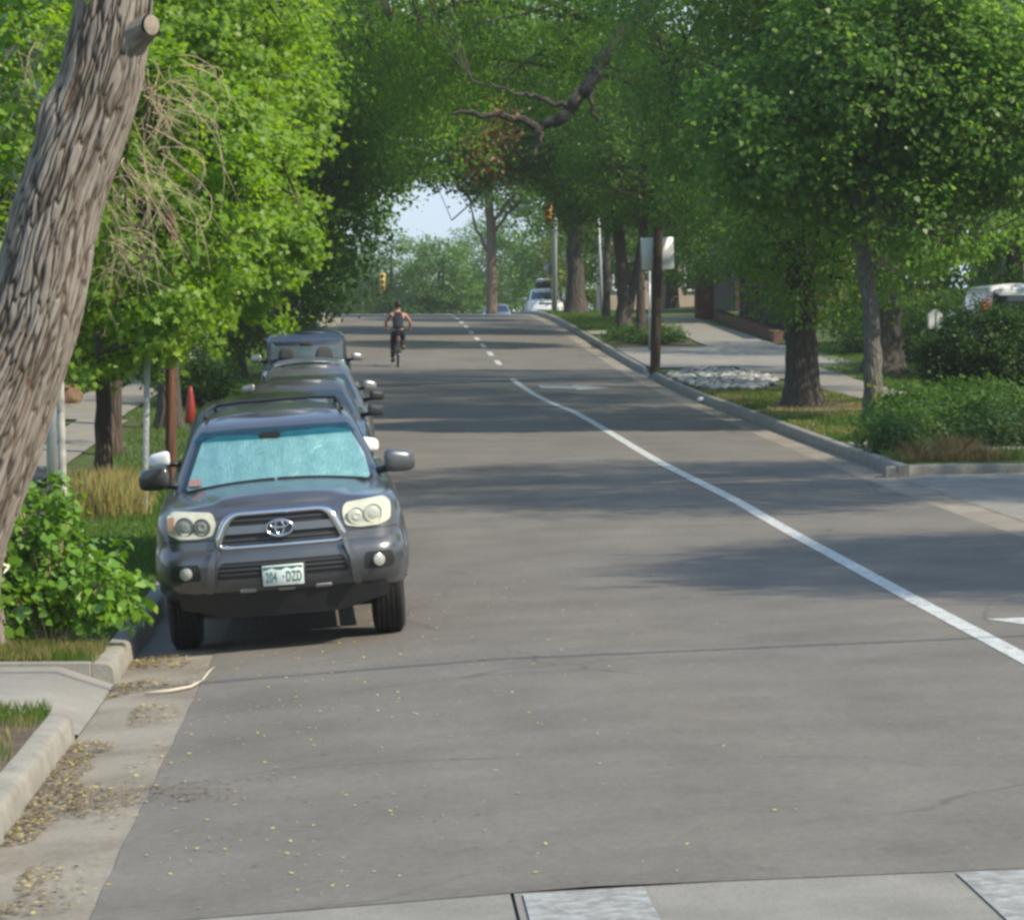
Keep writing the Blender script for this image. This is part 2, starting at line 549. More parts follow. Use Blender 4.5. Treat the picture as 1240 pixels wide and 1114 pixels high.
def make_tree(name, label, cat, base, trunk, limbs, ells, nleaf, lsize, lmat, bmat, seed, group=None, shape=RH,
              crad=.55, per=46, sides=10, shell=.5, twig=.012, droop=.5, twigs=True, flat=.6):
    """base: world point. trunk: list (dx,dy,z,r); limbs: list of point lists with radii; ells relative to base"""
    rng = np.random.default_rng(seed)
    root = empty(name, base, label, cat, group)
    t = np.array(trunk, float)
    # smooth the trunk with interpolation and slight wander
    k = np.linspace(0, len(t) - 1, 5 * len(t))
    tp = np.stack([np.interp(k, range(len(t)), t[:, i]) for i in range(4)], 1)
    tp[1:, 0] += rng.normal(0, .06, len(tp) - 1) * tp[1:, 3]; tp[1:, 1] += rng.normal(0, .06, len(tp) - 1) * tp[1:, 3]
    flare = 1 + .45 * np.exp(-np.maximum(0, tp[:, 2]) / .28)
    paths = [(tp[:, :3], tp[:, 3] * flare)]
    nodes = [tp[len(tp) // 3:, :]]
    for L in limbs:
        L = np.array(L, float)
        kk = np.linspace(0, len(L) - 1, 4 * len(L))
        lp = np.stack([np.interp(kk, range(len(L)), L[:, i]) for i in range(4)], 1)
        lp[1:-1, :3] += rng.normal(0, .035, (len(lp) - 2, 3))
        paths.append((lp[:, :3], lp[:, 3]))
        nodes.append(lp)
    # automatic main limbs from the trunk top region to each ellipsoid
    for E_ in ells:
        for j in range(4):
            s0 = tp[int(len(tp) * rng.uniform(.45, .98)), :]
            tgt = np.array(E_[:3]) + rng.normal(size=3) * np.array(E_[3:]) * .42
            mid = (s0[:3] + tgt) / 2 + np.array([0, 0, .12 * np.linalg.norm(tgt - s0[:3])]) + rng.normal(0, .25, 3)
            u = np.linspace(0, 1, 9)[:, None]
            c = (1 - u) ** 2 * s0[:3] + 2 * u * (1 - u) * mid + u * u * tgt
            c[1:] += rng.normal(0, .05, (8, 3))
            rr = np.linspace(s0[3] * .42, .025, 9)
            paths.append((c, rr))
            nodes.append(np.concatenate([c, rr[:, None]], 1))
    nodes = np.concatenate(nodes)
    ncl = max(8, nleaf // per)
    C, D = clumps(ells, ncl, rng, shell)
    if twigs:
        for c in C[: min(len(C), 900)]:
            dd = np.linalg.norm(nodes[:, :3] - c, axis=1)
            s0 = nodes[np.argmin(dd)]
            if dd.min() < .05: continue
            u = np.linspace(0, 1, 5)[:, None]
            mid = (s0[:3] + c) / 2 + rng.normal(0, .1 * dd.min(), 3) + np.array([0, 0, .1 * dd.min()])
            cc = (1 - u) ** 2 * s0[:3] + 2 * u * (1 - u) * mid + u * u * c
            paths.append((cc, np.linspace(min(s0[3] * .6, twig * 2.2), twig * .35, 5)))
    V, F_, U = ptubes(paths[:1 + len(limbs)], sides)
    V2, F2, U2 = ptubes(paths[1 + len(limbs):], 5) if len(paths) > 1 + len(limbs) else (None,) * 3
    if V2 is not None:
        F_ = np.concatenate([F_, F2 + len(V)]); V = np.concatenate([V, V2]); U = np.concatenate([U, U2])
    npmesh('trunk', V, 4, bmat, root, F_, True, U)
    idx = rng.integers(0, ncl, nleaf)
    off = rng.normal(size=(nleaf, 3)) * crad * .55
    off[:, 2] *= flat
    P = C[idx] + off
    npmesh('crown', leaves(P, lsize, rng, shape, droop, D[idx]), len(shape), lmat, root)
    return root


def make_shrub(name, label, base, ells, nleaf, lsize, lmat, seed, shape=RH, crad=.16, group=None, cat='shrub', stems=14, per=30, shell=.55, droop=.2, stemmat=None, hgt=.4):
    rng = np.random.default_rng(seed)
    root = empty(name, base, label, cat, group)
    C, D = clumps(ells, max(10, nleaf // per), rng, shell)
    C[:, 2] = np.maximum(C[:, 2], .03)
    paths = []
    for c in C[:stems * 4]:
        u = np.linspace(0, 1, 6)[:, None]
        s0 = np.array([c[0] * .3, c[1] * .3, -.02])
        mid = np.array([c[0] * .5, c[1] * .5, c[2] * .7]) + rng.normal(0, .04, 3)
        paths.append(((1 - u) ** 2 * s0 + 2 * u * (1 - u) * mid + u * u * c, np.linspace(.009, .003, 6)))
    V, F_, U = ptubes(paths, 4)
    npmesh('stems', V, 4, stemmat or BARK_BROWN, root, F_, True, U)
    idx = rng.integers(0, len(C), nleaf)
    off = rng.normal(size=(nleaf, 3)) * crad * .6
    P = C[idx] + off
    P[:, 2] = np.maximum(P[:, 2], .01)
    npmesh('foliage', leaves(P, lsize, rng, shape, droop, D[idx]), len(shape), lmat, root)
    return root


def grass(name, label, pts, h, wd, mat, seed, cat='grass', kind='stuff', lean=.35, parent=None):
    """pts (n,3) root points; curved two-segment blades"""
    rng = np.random.default_rng(seed)
    P = np.asarray(pts, float)
    n = len(P)
    hh = (np.asarray(h) * rng.uniform(.35, 1.25, n))[:, None]
    a_ = rng.uniform(0, 2 * math.pi, n)
    s = np.stack([np.cos(a_), np.sin(a_), np.zeros(n)], 1) * wd * rng.uniform(.6, 1.3, n)[:, None]
    b_ = rng.uniform(0, 2 * math.pi, n)
    l = np.stack([np.cos(b_), np.sin(b_), np.zeros(n)], 1) * hh * (lean * rng.uniform(.2, 1.6, n))[:, None]
    up = np.array([0, 0, 1.0])
    V = np.stack([P - s, P + s, P + s * .7 + l * .4 + up * hh * .6, P + l + up * hh, P - s * .7 + l * .4 + up * hh * .6], 1)
    o = npmesh(name, V.reshape(-1, 3), 5, mat, parent)
    if parent is None: setp(o, label, cat, kind=kind)
    return o


def scatter(n, x0, x1, y0, y1, f, rng, mask=None):
    X = rng.uniform(x0, x1, n); Y = rng.uniform(y0, y1, n)
    if mask is not None:
        k = np.array([mask(x, y) for x, y in zip(X, Y)]); X, Y = X[k], Y[k]
    return np.array([(x, y, f(x, y)) for x, y in zip(X, Y)])


def strip(name, xs, y0, y1, zf, mat, dy=1.0, kind='structure', dz=0., parent=None, ys=None, edge=None, label=None, cat=None):
    """sheet following zf; edge(i,y)->dx jitter for the outer columns"""
    ny = max(2, int((y1 - y0) / dy) + 1)
    Y = ys if ys is not None else np.linspace(y0, y1, ny)
    V = []
    for y in Y:
        for i, x in enumerate(xs):
            xx = x(y) if callable(x) else x
            if edge: xx += edge(i, y)
            V.append((xx, y, zf(xx, y) + dz))
    nx = len(xs)
    F_ = [(r * nx + i, r * nx + i + 1, (r + 1) * nx + i + 1, (r + 1) * nx + i) for r in range(len(Y) - 1) for i in range(nx - 1)]
    o = npmesh(name, V, 4, mat, parent, F_, True)
    if parent is None: setp(o, label, cat, kind=kind)
    return o


# ================================================================== SETTING
def build_ground():
    Ys = np.concatenate([np.arange(-40, 10, 5), np.sort(np.concatenate([np.arange(10, 60, .5), [13.58, 13.62, 20.47, 20.49, 23.41, 23.43, 32.9, 34.25, 44.12, 44.2]])), np.arange(60, 180, 1.5), np.arange(180, 420, 8), [500, 700, 1000, 1600, 2600]])
    Xs = np.concatenate([[-2000, -900, -400, -200, -120, -80, -60, -45], np.arange(-34, -4, 1.5), np.arange(-4, -2.02, .25), [-1.98, -1.94, -1.8], [-1, 1, 3, 5, 6.8], [7.06, 7.14], np.arange(7.4, 14, .4), np.arange(14, 44, 2.), [50, 65, 90, 140, 250, 500, 1000, 2000]])
    V = []
    for y in Ys:
        for x in Xs:
            if x > 7.1: z = vergeR(min(x, 40), y) - .012
            elif x < -1.93: z = vergeL(max(x, -40), y) - .012
            else: z = road(x, y) - .22
            if x < -1.93 and 20.48 < y < 23.42: z = min(z, vergeL(x, y) - .2 if x > -4 else z)
            if x > 7.1 and 33.0 < y < 44.15: z = road(KR, y) - .08
            if y < 13.6: z = min(z, road(x, y) - .25)
            if abs(x) < 40 and (x < -2.2 or x > 7.4): z += .03 * noise.noise(Vector((x * .5, y * .5, 0)))
            V.append((x, y, z))
    nx = len(Xs)
    F_ = [(r * nx + i, r * nx + i + 1, (r + 1) * nx + i + 1, (r + 1) * nx + i) for r in range(len(Ys) - 1) for i in range(nx - 1)]
    setp(npmesh('ground', V, 4, GRASS_BASE, None, F_, True), kind='structure')


build_ground()
jit = lambda i, y: (0.012 * noise.noise(Vector((0, y * 1.7, 3))) + .012 * noise.noise(Vector((0, y * 6, 3)))) if i == 0 else 0
roadx = [AE_L, -.9, -.3, .3, .9, 1.6, 2.4, 3.2, 4, 4.8, 5.6, AE_R]
strip('road', roadx, 13.6, 330, road, ASPHALT, .5, edge=jit)
strip('road_edge_left', [KL, -1.5, -1.17], 13.6, 330, road, GUTTER, .5, dz=-.006).name = 'gutter_pan'
strip('gutter_pan', [AE_R - .02, 6.74, KR], 13.6, 330, road, GUTTER, .5, dz=-.006)
# concrete crossing at the near end, in slabs with open joints
for x0, x1 in ((-8, -5.1), (-5.09, -2.6), (-2.59, -.05 + .62), (.585, 3.2), (3.21, 5.8), (5.81, 8.6)):
    strip('crossing_slab', list(np.linspace(x0, x1, 4)), 4, 13.6, lambda x, y: road(x, y) - .003, PAVER, .6)
strip('joint_bed', list(np.linspace(-8, 8.6, 84)), 4, 13.62, lambda x, y: road(x, y) - .016, SOIL, 1.)


def marking(name, pts, dz=.004, mat=None, th=None):
    """flat painted polygon on the road, follows its surface"""
    bm = bmesh.new()
    f = bm.faces.new([bm.verts.new((x, y, 0)) for x, y in pts])
    ymin, ymax = min(p[1] for p in pts), max(p[1] for p in pts)
    y = math.floor(ymin)
    while y < ymax:
        bmesh.ops.bisect_plane(bm, geom=bm.faces[:] + bm.edges[:] + bm.verts[:], plane_co=(0, y, 0), plane_no=(0, 1, 0))
        y += .5
    for v in bm.verts: v.co.z = road(v.co.x, v.co.y) + dz
    o = bmobj(name, bm, mat or PAINT, smooth=False)
    if o.data.polygons[0].normal.z < 0: o.data.flip_normals()
    return setp(o, kind='structure')


WL = [(14.5, 4.2), (21.67, 4.34), (26.62, 4.38), (38.75, 4.40), (49.3, 4.2), (57, 4.12), (64.8, 4.0), (71, 3.75), (75, 3.62), (82, 3.5)]
wy = np.linspace(14.5, 82, 120)
wx = [herm([p[0] for p in WL], [p[1] for p in WL], y) for y in wy]
V = []
for x, y in zip(wx, wy):
    hw = .075
    V += [(x - hw, y, road(x - hw, y) + .004), (x + hw, y, road(x + hw, y) + .004)]
setp(npmesh('lane_line', V, 4, PAINT, None, [(2 * i, 2 * i + 1, 2 * i + 3, 2 * i + 2) for i in range(len(wy) - 1)], True), kind='structure')
y = 90.0
while y < 150:
    x = 3.5 - (y - 90) * .003
    marking('lane_dash', [(x - .075, y), (x + .075, y), (x + .07, y + 2.6), (x - .08, y + 2.6)])
    y += 5.6
# turn arrows: shaft across plus head (foreshortened on the road)
marking('turn_arrow', [(3.95, 78.3), (3.95, 76.9), (4.75, 76.7), (4.75, 76.1), (5.6, 77.1), (4.75, 78.5), (4.75, 77.9)])
marking('turn_arrow', [(4.62, 24.62), (4.80, 24.12), (5.2, 23.95), (5.9, 23.95), (5.9, 24.62)])
marking('crosswalk_bar', [(.62, 11.0), (1.12, 11.0), (1.12, 13.53), (.62, 13.53)], mat=PAINT_WORN)
marking('crosswalk_bar', [(2.42, 11.0), (3.0, 11.0), (3.0, 13.55), (2.42, 13.55)], mat=PAINT_WORN)
marking('crosswalk_bar', [(-1.1, 11.0), (-.56, 11.0), (-.56, 13.40), (-1.1, 13.40)], mat=PAINT_FAINT)


def kerb_mesh(name, line, side, h=.15, wd=.16, hf=None):
    """line: list of (x,y) of the face foot; side = +1 if the verge is to the right of travel"""
    bm = bmesh.new()
    rings = []
    n = len(line)
    for i, (x, y) in enumerate(line):
        p, q = line[max(0, i - 1)], line[min(n - 1, i + 1)]
        t = Vector((q[0] - p[0], q[1] - p[1])).normalized()
        nn = Vector((t.y, -t.x)) * side
        k = hf(i / (n - 1)) if hf else 1
        z0 = road(x, y)
        jx = .012 * noise.noise(Vector((y * 2.3, x * 2.3, 7))) + .008 * noise.noise(Vector((y * 11, x * 11, 3)))
        prof = [(-.0, -.12), (0 + jx, .0), (.018 + jx, h * .75 * k), (.034, h * .93 * k), (.055, h * k), (wd, (h + .005) * k), (wd, -.12)]
        rings.append([bm.verts.new((x + nn.x * a_, y + nn.y * a_, z0 + b_ + .004 * noise.noise(Vector((x * 2, y * 2, b_ * 9))))) for a_, b_ in prof])
    for A, B in zip(rings, rings[1:]):
        for k in range(len(A) - 1): bm.faces.new((A[k], A[k + 1], B[k + 1], B[k]))
    bm.faces.new(rings[0]); bm.faces.new(rings[-1][::-1])
    bmesh.ops.recalc_face_normals(bm, faces=bm.faces)
    return setp(bmobj(name, bm, KERB, angle=40), kind='structure')


yl = lambda a_, b_, s=.3: list(np.linspace(a_, b_, max(2, int((b_ - a_) / s))))
kerb_mesh('kerb', [(-1.82, y) for y in yl(13.6, 20.3)] + [(-1.84, 20.38), (-1.9, 20.46), (-1.98, 20.5)], -1)
for y0 in range(0, 10):
    a_, b_ = 23.4 + y0 * 3.05, 23.4 + (y0 + 1) * 3.05 - .012
    kerb_mesh('kerb', [(-1.82, y) for y in yl(a_, b_)], -1)
kerb_mesh('kerb', [(-1.82, y) for y in yl(53.9, 240, 1.)], -1)
kerb_mesh('kerb', [(KR, y) for y in yl(43.6, 82)], 1)
kerb_mesh('kerb', [(KR, y) for y in yl(82, 85.5)], 1, hf=lambda t: 1 - .8 * min(1, 3 * min(t, 1 - t) + .0) if True else 1)
kerb_mesh('kerb', [(KR, y) for y in yl(85.5, 240, 1.)], 1)
kerb_mesh('kerb', [(KR, y) for y in yl(13.6, 33.2)] + [(7.05, 33.6), (7.2, 33.9), (7.6, 34.1)] + [(x, 34.2) for x in np.arange(8.2, 16, .6)], 1)
kerb_mesh('kerb', [(x, 44.1) for x in np.arange(16, 7.6, -.5)] + [(7.3, 44.05), (7.08, 43.9), (7.0, 43.75), (KR, 43.55)], 1, h=.12)
# alley apron
strip('alley_apron', [KR - .02, 7.4, 8.5, 10, 13, 16], 33.4, 43.9, lambda x, y: road(KR, y) + .02 * (x - KR) + .0, CONC, .5, dz=-.002)
# walkway ramp at left between the two kerb ends
strip('walkway', [-6.5, -5, -4, -3.2, -2.6, -2.2, -1.98, -1.82], 20.5, 23.4, lambda x, y: road(-1.82, y) + .135 * min(1, max(0, (-1.82 - x) / .38)), CONC, .25)
bm = bmesh.new()
for x0, x1 in ((-6.5, -4.6), (-4.59, -3.2), (-3.19, -1.985)): box(bm, x0, x1, 23.385, 23.455, vergeL(x1, 23.4) - .3, vergeL(x1, 23.4) + .016, .01, 1)
setp(bmobj('walkway_edge', bm, CONC, smooth=False), kind='structure')
strip('sidewalk', [-5.3, -4.8, -4.4], 24, 60, vergeL, CONC, .6, dz=.02)
strip('sidewalk', [-6.1, -5.4, -4.6], 60.01, 130, vergeL, CONC, 1, dz=.02)
# right side concrete
strip('sidewalk', [9.75, 10.4, 11.2], 44.5, 77, vergeR, CONC, .6, dz=.022)
strip('driveway', [7.14, 8, 9.2, 10.5, 11.6, 12.6], 84.0, 97, vergeR, CONC, .6, dz=.024)
strip('driveway', [9.3, 10.5, 11.9], 77.02, 83.98, vergeR, CONC, .6, dz=.022)
strip('sidewalk', [9.9, 11, 12.0], 97.02, 123, vergeR, CONC, .8, dz=.022)
strip('walkway', [7.14, 8, 9.74], 46.8, 49.4, vergeR, CONC, .4, dz=.02)
strip('walkway', [7.14, 8, 9.85], 107.5, 110.5, vergeR, CONC, .5, dz=.02)
strip('walkway', [7.14, 8, 9.7], 60.6, 60.9, vergeR, CONC, .15, dz=.025)
strip('soil', [-4.2, -3, -2.4, -1.985], 14, 20.4, vergeL, SOIL, .3)
strip('soil', [-4.2, -3, -2.4, -1.985], 23.45, 24.6, vergeL, SOIL, .3)
# soil beds
bm = bmesh.new()
for cx, cy, rx, ry, sd_ in ((8.5, 62.4, 1.0, 2.4, 1), (-3.1, 24.1, .85, .62, 2), (8.3, 102, 1.6, 5.0, 3), (-3.0, 19.0, .75, 1.5, 5), (12.3, 79, 1.3, 3, 6), (-3.3, 39.4, .7, 1.3, 8)):
    rngs = []
    c0 = bm.verts.new((cx, cy, gz(cx, cy) + .045))
    for q in range(28):
        t = 2 * math.pi * q / 28
        k = 1 + .22 * noise.noise(Vector((math.cos(t) * 1.5, math.sin(t) * 1.5, sd_)))
        x, y = cx + rx * k * math.cos(t), cy + ry * k * math.sin(t)
        rngs.append(bm.verts.new((x, y, gz(x, y) + (.012 if x < -1.99 or x > 7.15 else -.01))))
    for q in range(28): bm.faces.new((c0, rngs[q], rngs[(q + 1) % 28]))
setp(bmobj('soil', bm, SOIL), kind='structure')

# ================================================================== CARS
def paint(name, col, metal=.55, rough=.32):
    if name in MATS: return MATS[name]
    m, nt, b = newmat(name)
    tc = N(nt, 'ShaderNodeTexCoord')
    n = N(nt, 'ShaderNodeTexNoise', Scale=3.0, Detail=7.0, Roughness=.65)
    nt.links.new(tc.outputs['Object'], n.inputs['Vector'])
    dust = tuple(.75 * x + .25 * d * .35 for x, d in zip(col, (.5, .46, .40)))
    sep = N(nt, 'ShaderNodeSeparateXYZ'); nt.links.new(tc.outputs['Object'], sep.inputs[0])
    c = mixc(nt, ramp(nt, n.outputs[0], [(.35, (.1, .1, .1)), (.75, (1, 1, 1))]), col, dust)
    nt.links.new(c, b.inputs['Base Color'])
    nt.links.new(ramp(nt, n.outputs[0], [(.3, (rough * .85,) * 3), (.7, (rough * 1.3,) * 3)]), b.inputs['Roughness'])
    b.inputs['Metallic'].default_value = metal
    b.inputs['Coat Weight'].default_value = .7
    b.inputs['Coat Roughness'].default_value = .09
    MATS[name] = m
    return m


CHROME = plain('chrome', (.62, .63, .64), .16, 1.0)
BLACK_PL = plain('black_plastic', (.012, .012, .013), .55, var=.2)
GREY_PL = plain('grey_plastic', (.05, .052, .056), .5)
RUBBER = plain('tyre_rubber', (.014, .014, .014), .8, var=.3, scale=12., bump=.3)
ALLOY = plain('alloy_wheel', (.35, .36, .37), .35, .8)
GLASS_DK = plain('dark_window_glass', (.012, .018, .018), .06, 0, coat=.5, spec=.8)
GLASS_BL = plain('bluish_window_glass', (.018, .032, .034), .08, 0, coat=.5, spec=.8)
FOG_LENS = plain('hazed_headlamp_plastic', (.50, .50, .38), .22, .0, coat=.6, var=.15, scale=9.)
LAMP_GLASS = plain('clear_lamp_glass', (.40, .41, .38), .2, .2, coat=.8)
AMBER = plain('amber_lens', (.50, .24, .10), .25, 0, coat=.6)
REDLENS = plain('red_lens', (.6, .02, .03), .25, 0, coat=.6)
WHITE_PL = plain('white_plastic', (.72, .73, .72), .35, coat=.4)
SEATCLOTH = plain('seat_cloth', (.04, .045, .05), .9)
RUST = plain('rusty_metal', (.12, .08, .05), .7, .4, var=.3)


def glassmat(name, tint, rough=.02):
    m, nt, b = newmat(name)
    out = nt.nodes['Material Output']
    g = N(nt, 'ShaderNodeBsdfGlossy', Roughness=rough)
    t = N(nt, 'ShaderNodeBsdfTransparent'); t.inputs[0].default_value = (*tint, 1)
    lw = N(nt, 'ShaderNodeLayerWeight', Blend=.5)
    pw = N(nt, 'ShaderNodeMath', operation='POWER'); pw.inputs[1].default_value = 4.5
    nt.links.new(lw.outputs['Facing'], pw.inputs[0])
    f = N(nt, 'ShaderNodeMath', operation='MULTIPLY_ADD'); f.inputs[1].default_value = .9; f.inputs[2].default_value = .04
    nt.links.new(pw.outputs[0], f.inputs[0])
    mx = N(nt, 'ShaderNodeMixShader')
    nt.links.new(f.outputs[0], mx.inputs[0]); nt.links.new(t.outputs[0], mx.inputs[1]); nt.links.new(g.outputs[0], mx.inputs[2])
    nt.links.new(mx.outputs[0], out.inputs[0])
    MATS[name] = m
    return m


WSHIELD = glassmat('windscreen_glass', (.85, .965, .942))
TEALBAND = glassmat('teal_tinted_glass', (.40, .88, .84))


def sunshade():
    m, nt, b = newmat('foil_sunshade')
    tc = N(nt, 'ShaderNodeTexCoord')
    n = N(nt, 'ShaderNodeTexNoise', Scale=5.0, Detail=5.0, Roughness=.7, Distortion=1.2)
    nt.links.new(tc.outputs['Object'], n.inputs['Vector'])
    c = ramp(nt, n.outputs[0], [(.35, (.44, .54, .54)), (.65, (.60, .68, .67))])
    nt.links.new(c, b.inputs['Base Color'])
    b.inputs['Metallic'].default_value = .55
    b.inputs['Roughness'].default_value = .33
    mp = N(nt, 'ShaderNodeMapping'); mp.inputs['Scale'].default_value = (60, 1, 25)
    nt.links.new(tc.outputs['Object'], mp.inputs[0])
    v = N(nt, 'ShaderNodeTexVoronoi', Scale=1.0); nt.links.new(mp.outputs[0], v.inputs['Vector'])
    s = N(nt, 'ShaderNodeMath', operation='ADD'); nt.links.new(v.outputs[0], s.inputs[0])
    s2 = N(nt, 'ShaderNodeMath', operation='MULTIPLY'); s2.inputs[1].default_value = 5; nt.links.new(n.outputs[0], s2.inputs[0]); nt.links.new(s2.outputs[0], s.inputs[1])
    bp = N(nt, 'ShaderNodeBump', Strength=.6, Distance=.006); nt.links.new(s.outputs[0], bp.inputs['Height'])
    nt.links.new(bp.outputs[0], b.inputs['Normal'])
    return m


SUNSHADE = sunshade()


class Slice:
    """solid whose horizontal slices are rounded rectangles; tables give each slice's plan"""
    def __init__(s, zs, W, YF, YR, bow=.12, rc=.2, rcy=None, bowr=.05, ztop=None, z0=None, taper=None):
        s.zs, s.W, s.YF, s.YR = zs, W, YF, YR
        s.bow, s.rc, s.rcy, s.bowr = bow, rc, rcy or rc, bowr
        s.ztop = ztop        # function y -> top z (reference top is zs[-1])
        s.taper = taper or (lambda y: 1.0)

    def w(s, z): return lerp(s.zs, s.W, z)
    def yf(s, z): return lerp(s.zs, s.YF, z)
    def yr(s, z): return lerp(s.zs, s.YR, z)

    def front(s, x, z, off=0.0):
        """point on the front face"""
        W = s.w(z); rc = s.rc; xi = W - rc
        ax = min(abs(x), W - .002)
        y = s.yf(z) + s.bow * (min(ax, xi) / W) ** 2
        if ax > xi:
            q = (ax - xi) / rc
            y += s.rcy * (1 - math.sqrt(max(0, 1 - q * q)))
        return Vector((x, y - off, z))

    def side(s, y, z, sg=1, off=0.0):
        return Vector((sg * (s.w(z) * s.taper(y) + off), y, z))

    def build(s, nz_extra=3, arches=(), crown=.05, ny=56, bottom_mat=1, archR=.40, archz=.37, topnx=12, crownf=None, arch_min=.5):
        bm = bmesh.new()
        levels = []
        for a_, b_ in zip(s.zs, s.zs[1:]):
            k = max(1, int((b_ - a_) / .035))
            levels += [a_ + (b_ - a_) * i / k for i in range(k)]
        levels.append(s.zs[-1])
        ztref, zb = s.zs[-1], s.zs[0]
        rings = []
        for z in levels:
            W, YF, YR = s.w(z), s.yf(z), s.yr(z)
            rc, rcy = s.rc, s.rcy
            xi = W - rc
            pts = []
            for i in range(9):
                x = xi * i / 8
                pts.append((x, YF + s.bow * (x / W) ** 2, 0))
            y1 = pts[-1][1]
            for i in range(1, 9):
                t = math.pi / 2 * i / 8
                pts.append((xi + rc * math.sin(t), y1 + rcy * (1 - math.cos(t)), 1 if i > 4 else 0))
            y2 = pts[-1][1]
            y3 = YR - s.bowr - .12
            for i in range(1, ny):
                pts.append((W, y2 + (y3 - y2) * i / ny, 1))
            for i in range(0, 7):
                t = math.pi / 2 * i / 6
                pts.append((W - .12 + .12 * math.cos(t), y3 + .12 * math.sin(t), 1 if i < 4 else 0))
            for i in range(1, 6):
                x = (W - .12) * (1 - i / 5)
                pts.append((x, YR - s.bowr * (x / W) ** 2, 0))
            pts[-1] = (0, YR, 0)
            ring = []
            for x, y, sd_ in pts:
                tp = s.taper(y)
                zz = z
                if s.ztop:
                    zt = s.ztop(y)
                    zz = zb + (z - zb) * (zt - zb) / (ztref - zb)
                xx = x * tp
                if arches and abs(x) > W * arch_min:
                    for yc in arches:
                        d = y - yc
                        if abs(d) < archR:
                            za = archz + math.sqrt(archR ** 2 - d * d)
                            zz = max(zz, za)
                        if sd_ and abs(d) < archR + .16:
                            # flared lip round the opening
                            rr = math.hypot(d, zz - archz)
                            xx += .035 * math.exp(-((rr - archR - .03) / .06) ** 2) * (1 if zz > archz - .05 else 0)
                ring.append(Vector((xx, y, zz)))
            rings.append(ring)
        n = len(rings[0])
        VR, VL = [], []
        for ring in rings:
            r_ = [bm.verts.new(p) for p in ring]
            l_ = [r_[0] if i == 0 else (r_[-1] if i == n - 1 else bm.verts.new((-p.x, p.y, p.z))) for i, p in enumerate(ring)]
            VR.append(r_); VL.append(l_)
        def quad(a_, b_, c_, d_, mi=0):
            vs = []
            for v in (a_, b_, c_, d_):
                if v not in vs: vs.append(v)
            if len(vs) < 3: return
            try:
                f = bm.faces.new(vs); f.material_index = mi
            except ValueError: pass
        for A, B in zip(VR, VR[1:]):
            for i in range(n - 1): quad(A[i], A[i + 1], B[i + 1], B[i])
        for A, B in zip(VL, VL[1:]):
            for i in range(n - 1): quad(A[i + 1], A[i], B[i], B[i + 1])
        for (Rr, Ll, cr, mi, flip) in ((VR[-1], VL[-1], crown, 0, False), (VR[0], VL[0], 0, bottom_mat, True)):
            prev = None
            for i in range(n):
                a_, b_ = Ll[i], Rr[i]
                if a_ is b_: row = [a_] * (topnx + 1)
                else:
                    row = [a_]
                    for k in range(1, topnx):
                        t = k / topnx
                        p = a_.co.lerp(b_.co, t)
                        u = 2 * t - 1
                        Wl = s.w(ztref if cr else zb)
                        ux = p.x / Wl
                        if cr:
                            if crownf: p.z += crownf(p.x, p.y) * max(0., 1 - abs(u) ** 3) * min(1, abs(b_.co.x) / (Wl * .9))
                            else: p.z += cr * (1 - abs(ux) ** 2.5) * (1 - abs(u) ** 8)
                        row.append(bm.verts.new(p))
                    row.append(b_)
                if prev:
                    for k in range(topnx):
                        if flip: quad(prev[k], row[k], row[k + 1], prev[k + 1], mi)
                        else: quad(prev[k], prev[k + 1], row[k + 1], row[k], mi)
                prev = row
        bmesh.ops.recalc_face_normals(bm, faces=bm.faces)
        return bm


def conform(outline, fn, off=.006, thick=.01, step=.06, bm=None, mat=0, hole=None):
    """polygon given in (u,v) pushed onto the surface fn(u,v), with thickness"""
    own = bmesh.new()
    own.faces.new([own.verts.new((u, v, 0)) for u, v in outline])
    us = [p[0] for p in outline]; vs = [p[1] for p in outline]
    for ax, lo, hi in ((0, min(us), max(us)), (1, min(vs), max(vs))):
        k = max(1, int((hi - lo) / step))
        for i in range(1, k):
            c = lo + (hi - lo) * i / k + 1e-5
            co = Vector((c, 0, 0)) if ax == 0 else Vector((0, c, 0))
            no = Vector((1, 0, 0)) if ax == 0 else Vector((0, 1, 0))
            bmesh.ops.bisect_plane(own, geom=own.faces[:] + own.edges[:] + own.verts[:], plane_co=co, plane_no=no)
    e_ = .004
    P = {}
    for v in own.verts:
        u, w_ = v.co.x, v.co.y
        p = fn(u, w_)
        n_ = (fn(u + e_, w_) - fn(u - e_, w_)).cross(fn(u, w_ + e_) - fn(u, w_ - e_))
        n_ = n_.normalized() if n_.length > 1e-12 else Vector((0, -1, 0))
        P[v] = (p, n_)
    # make normals point outward from the car centre line
    c = sum((q[0] for q in P.values()), Vector()) / len(P)
    avg = sum((q[1] for q in P.values()), Vector())
    ref = Vector((c.x, c.y - 2.4, c.z - .7))
    s_ = 1 if avg.dot(ref) > 0 else -1
    out = bm or bmesh.new()
    top = {v: out.verts.new(p + n_ * s_ * off) for v, (p, n_) in P.items()}
    bot = {v: out.verts.new(p + n_ * s_ * (off - thick)) for v, (p, n_) in P.items()}
    fs = []
    for f in own.faces:
        fs.append(out.faces.new([top[v] for v in f.verts])); fs.append(out.faces.new([bot[v] for v in reversed(f.verts)]))
    for ed in own.edges:
        if len(ed.link_faces) == 1:
            a_, b_ = ed.verts
            fs.append(out.faces.new((top[a_], top[b_], bot[b_], bot[a_])))
    for f in fs: f.material_index = mat
    own.free()
    bmesh.ops.recalc_face_normals(out, faces=fs)
    return out


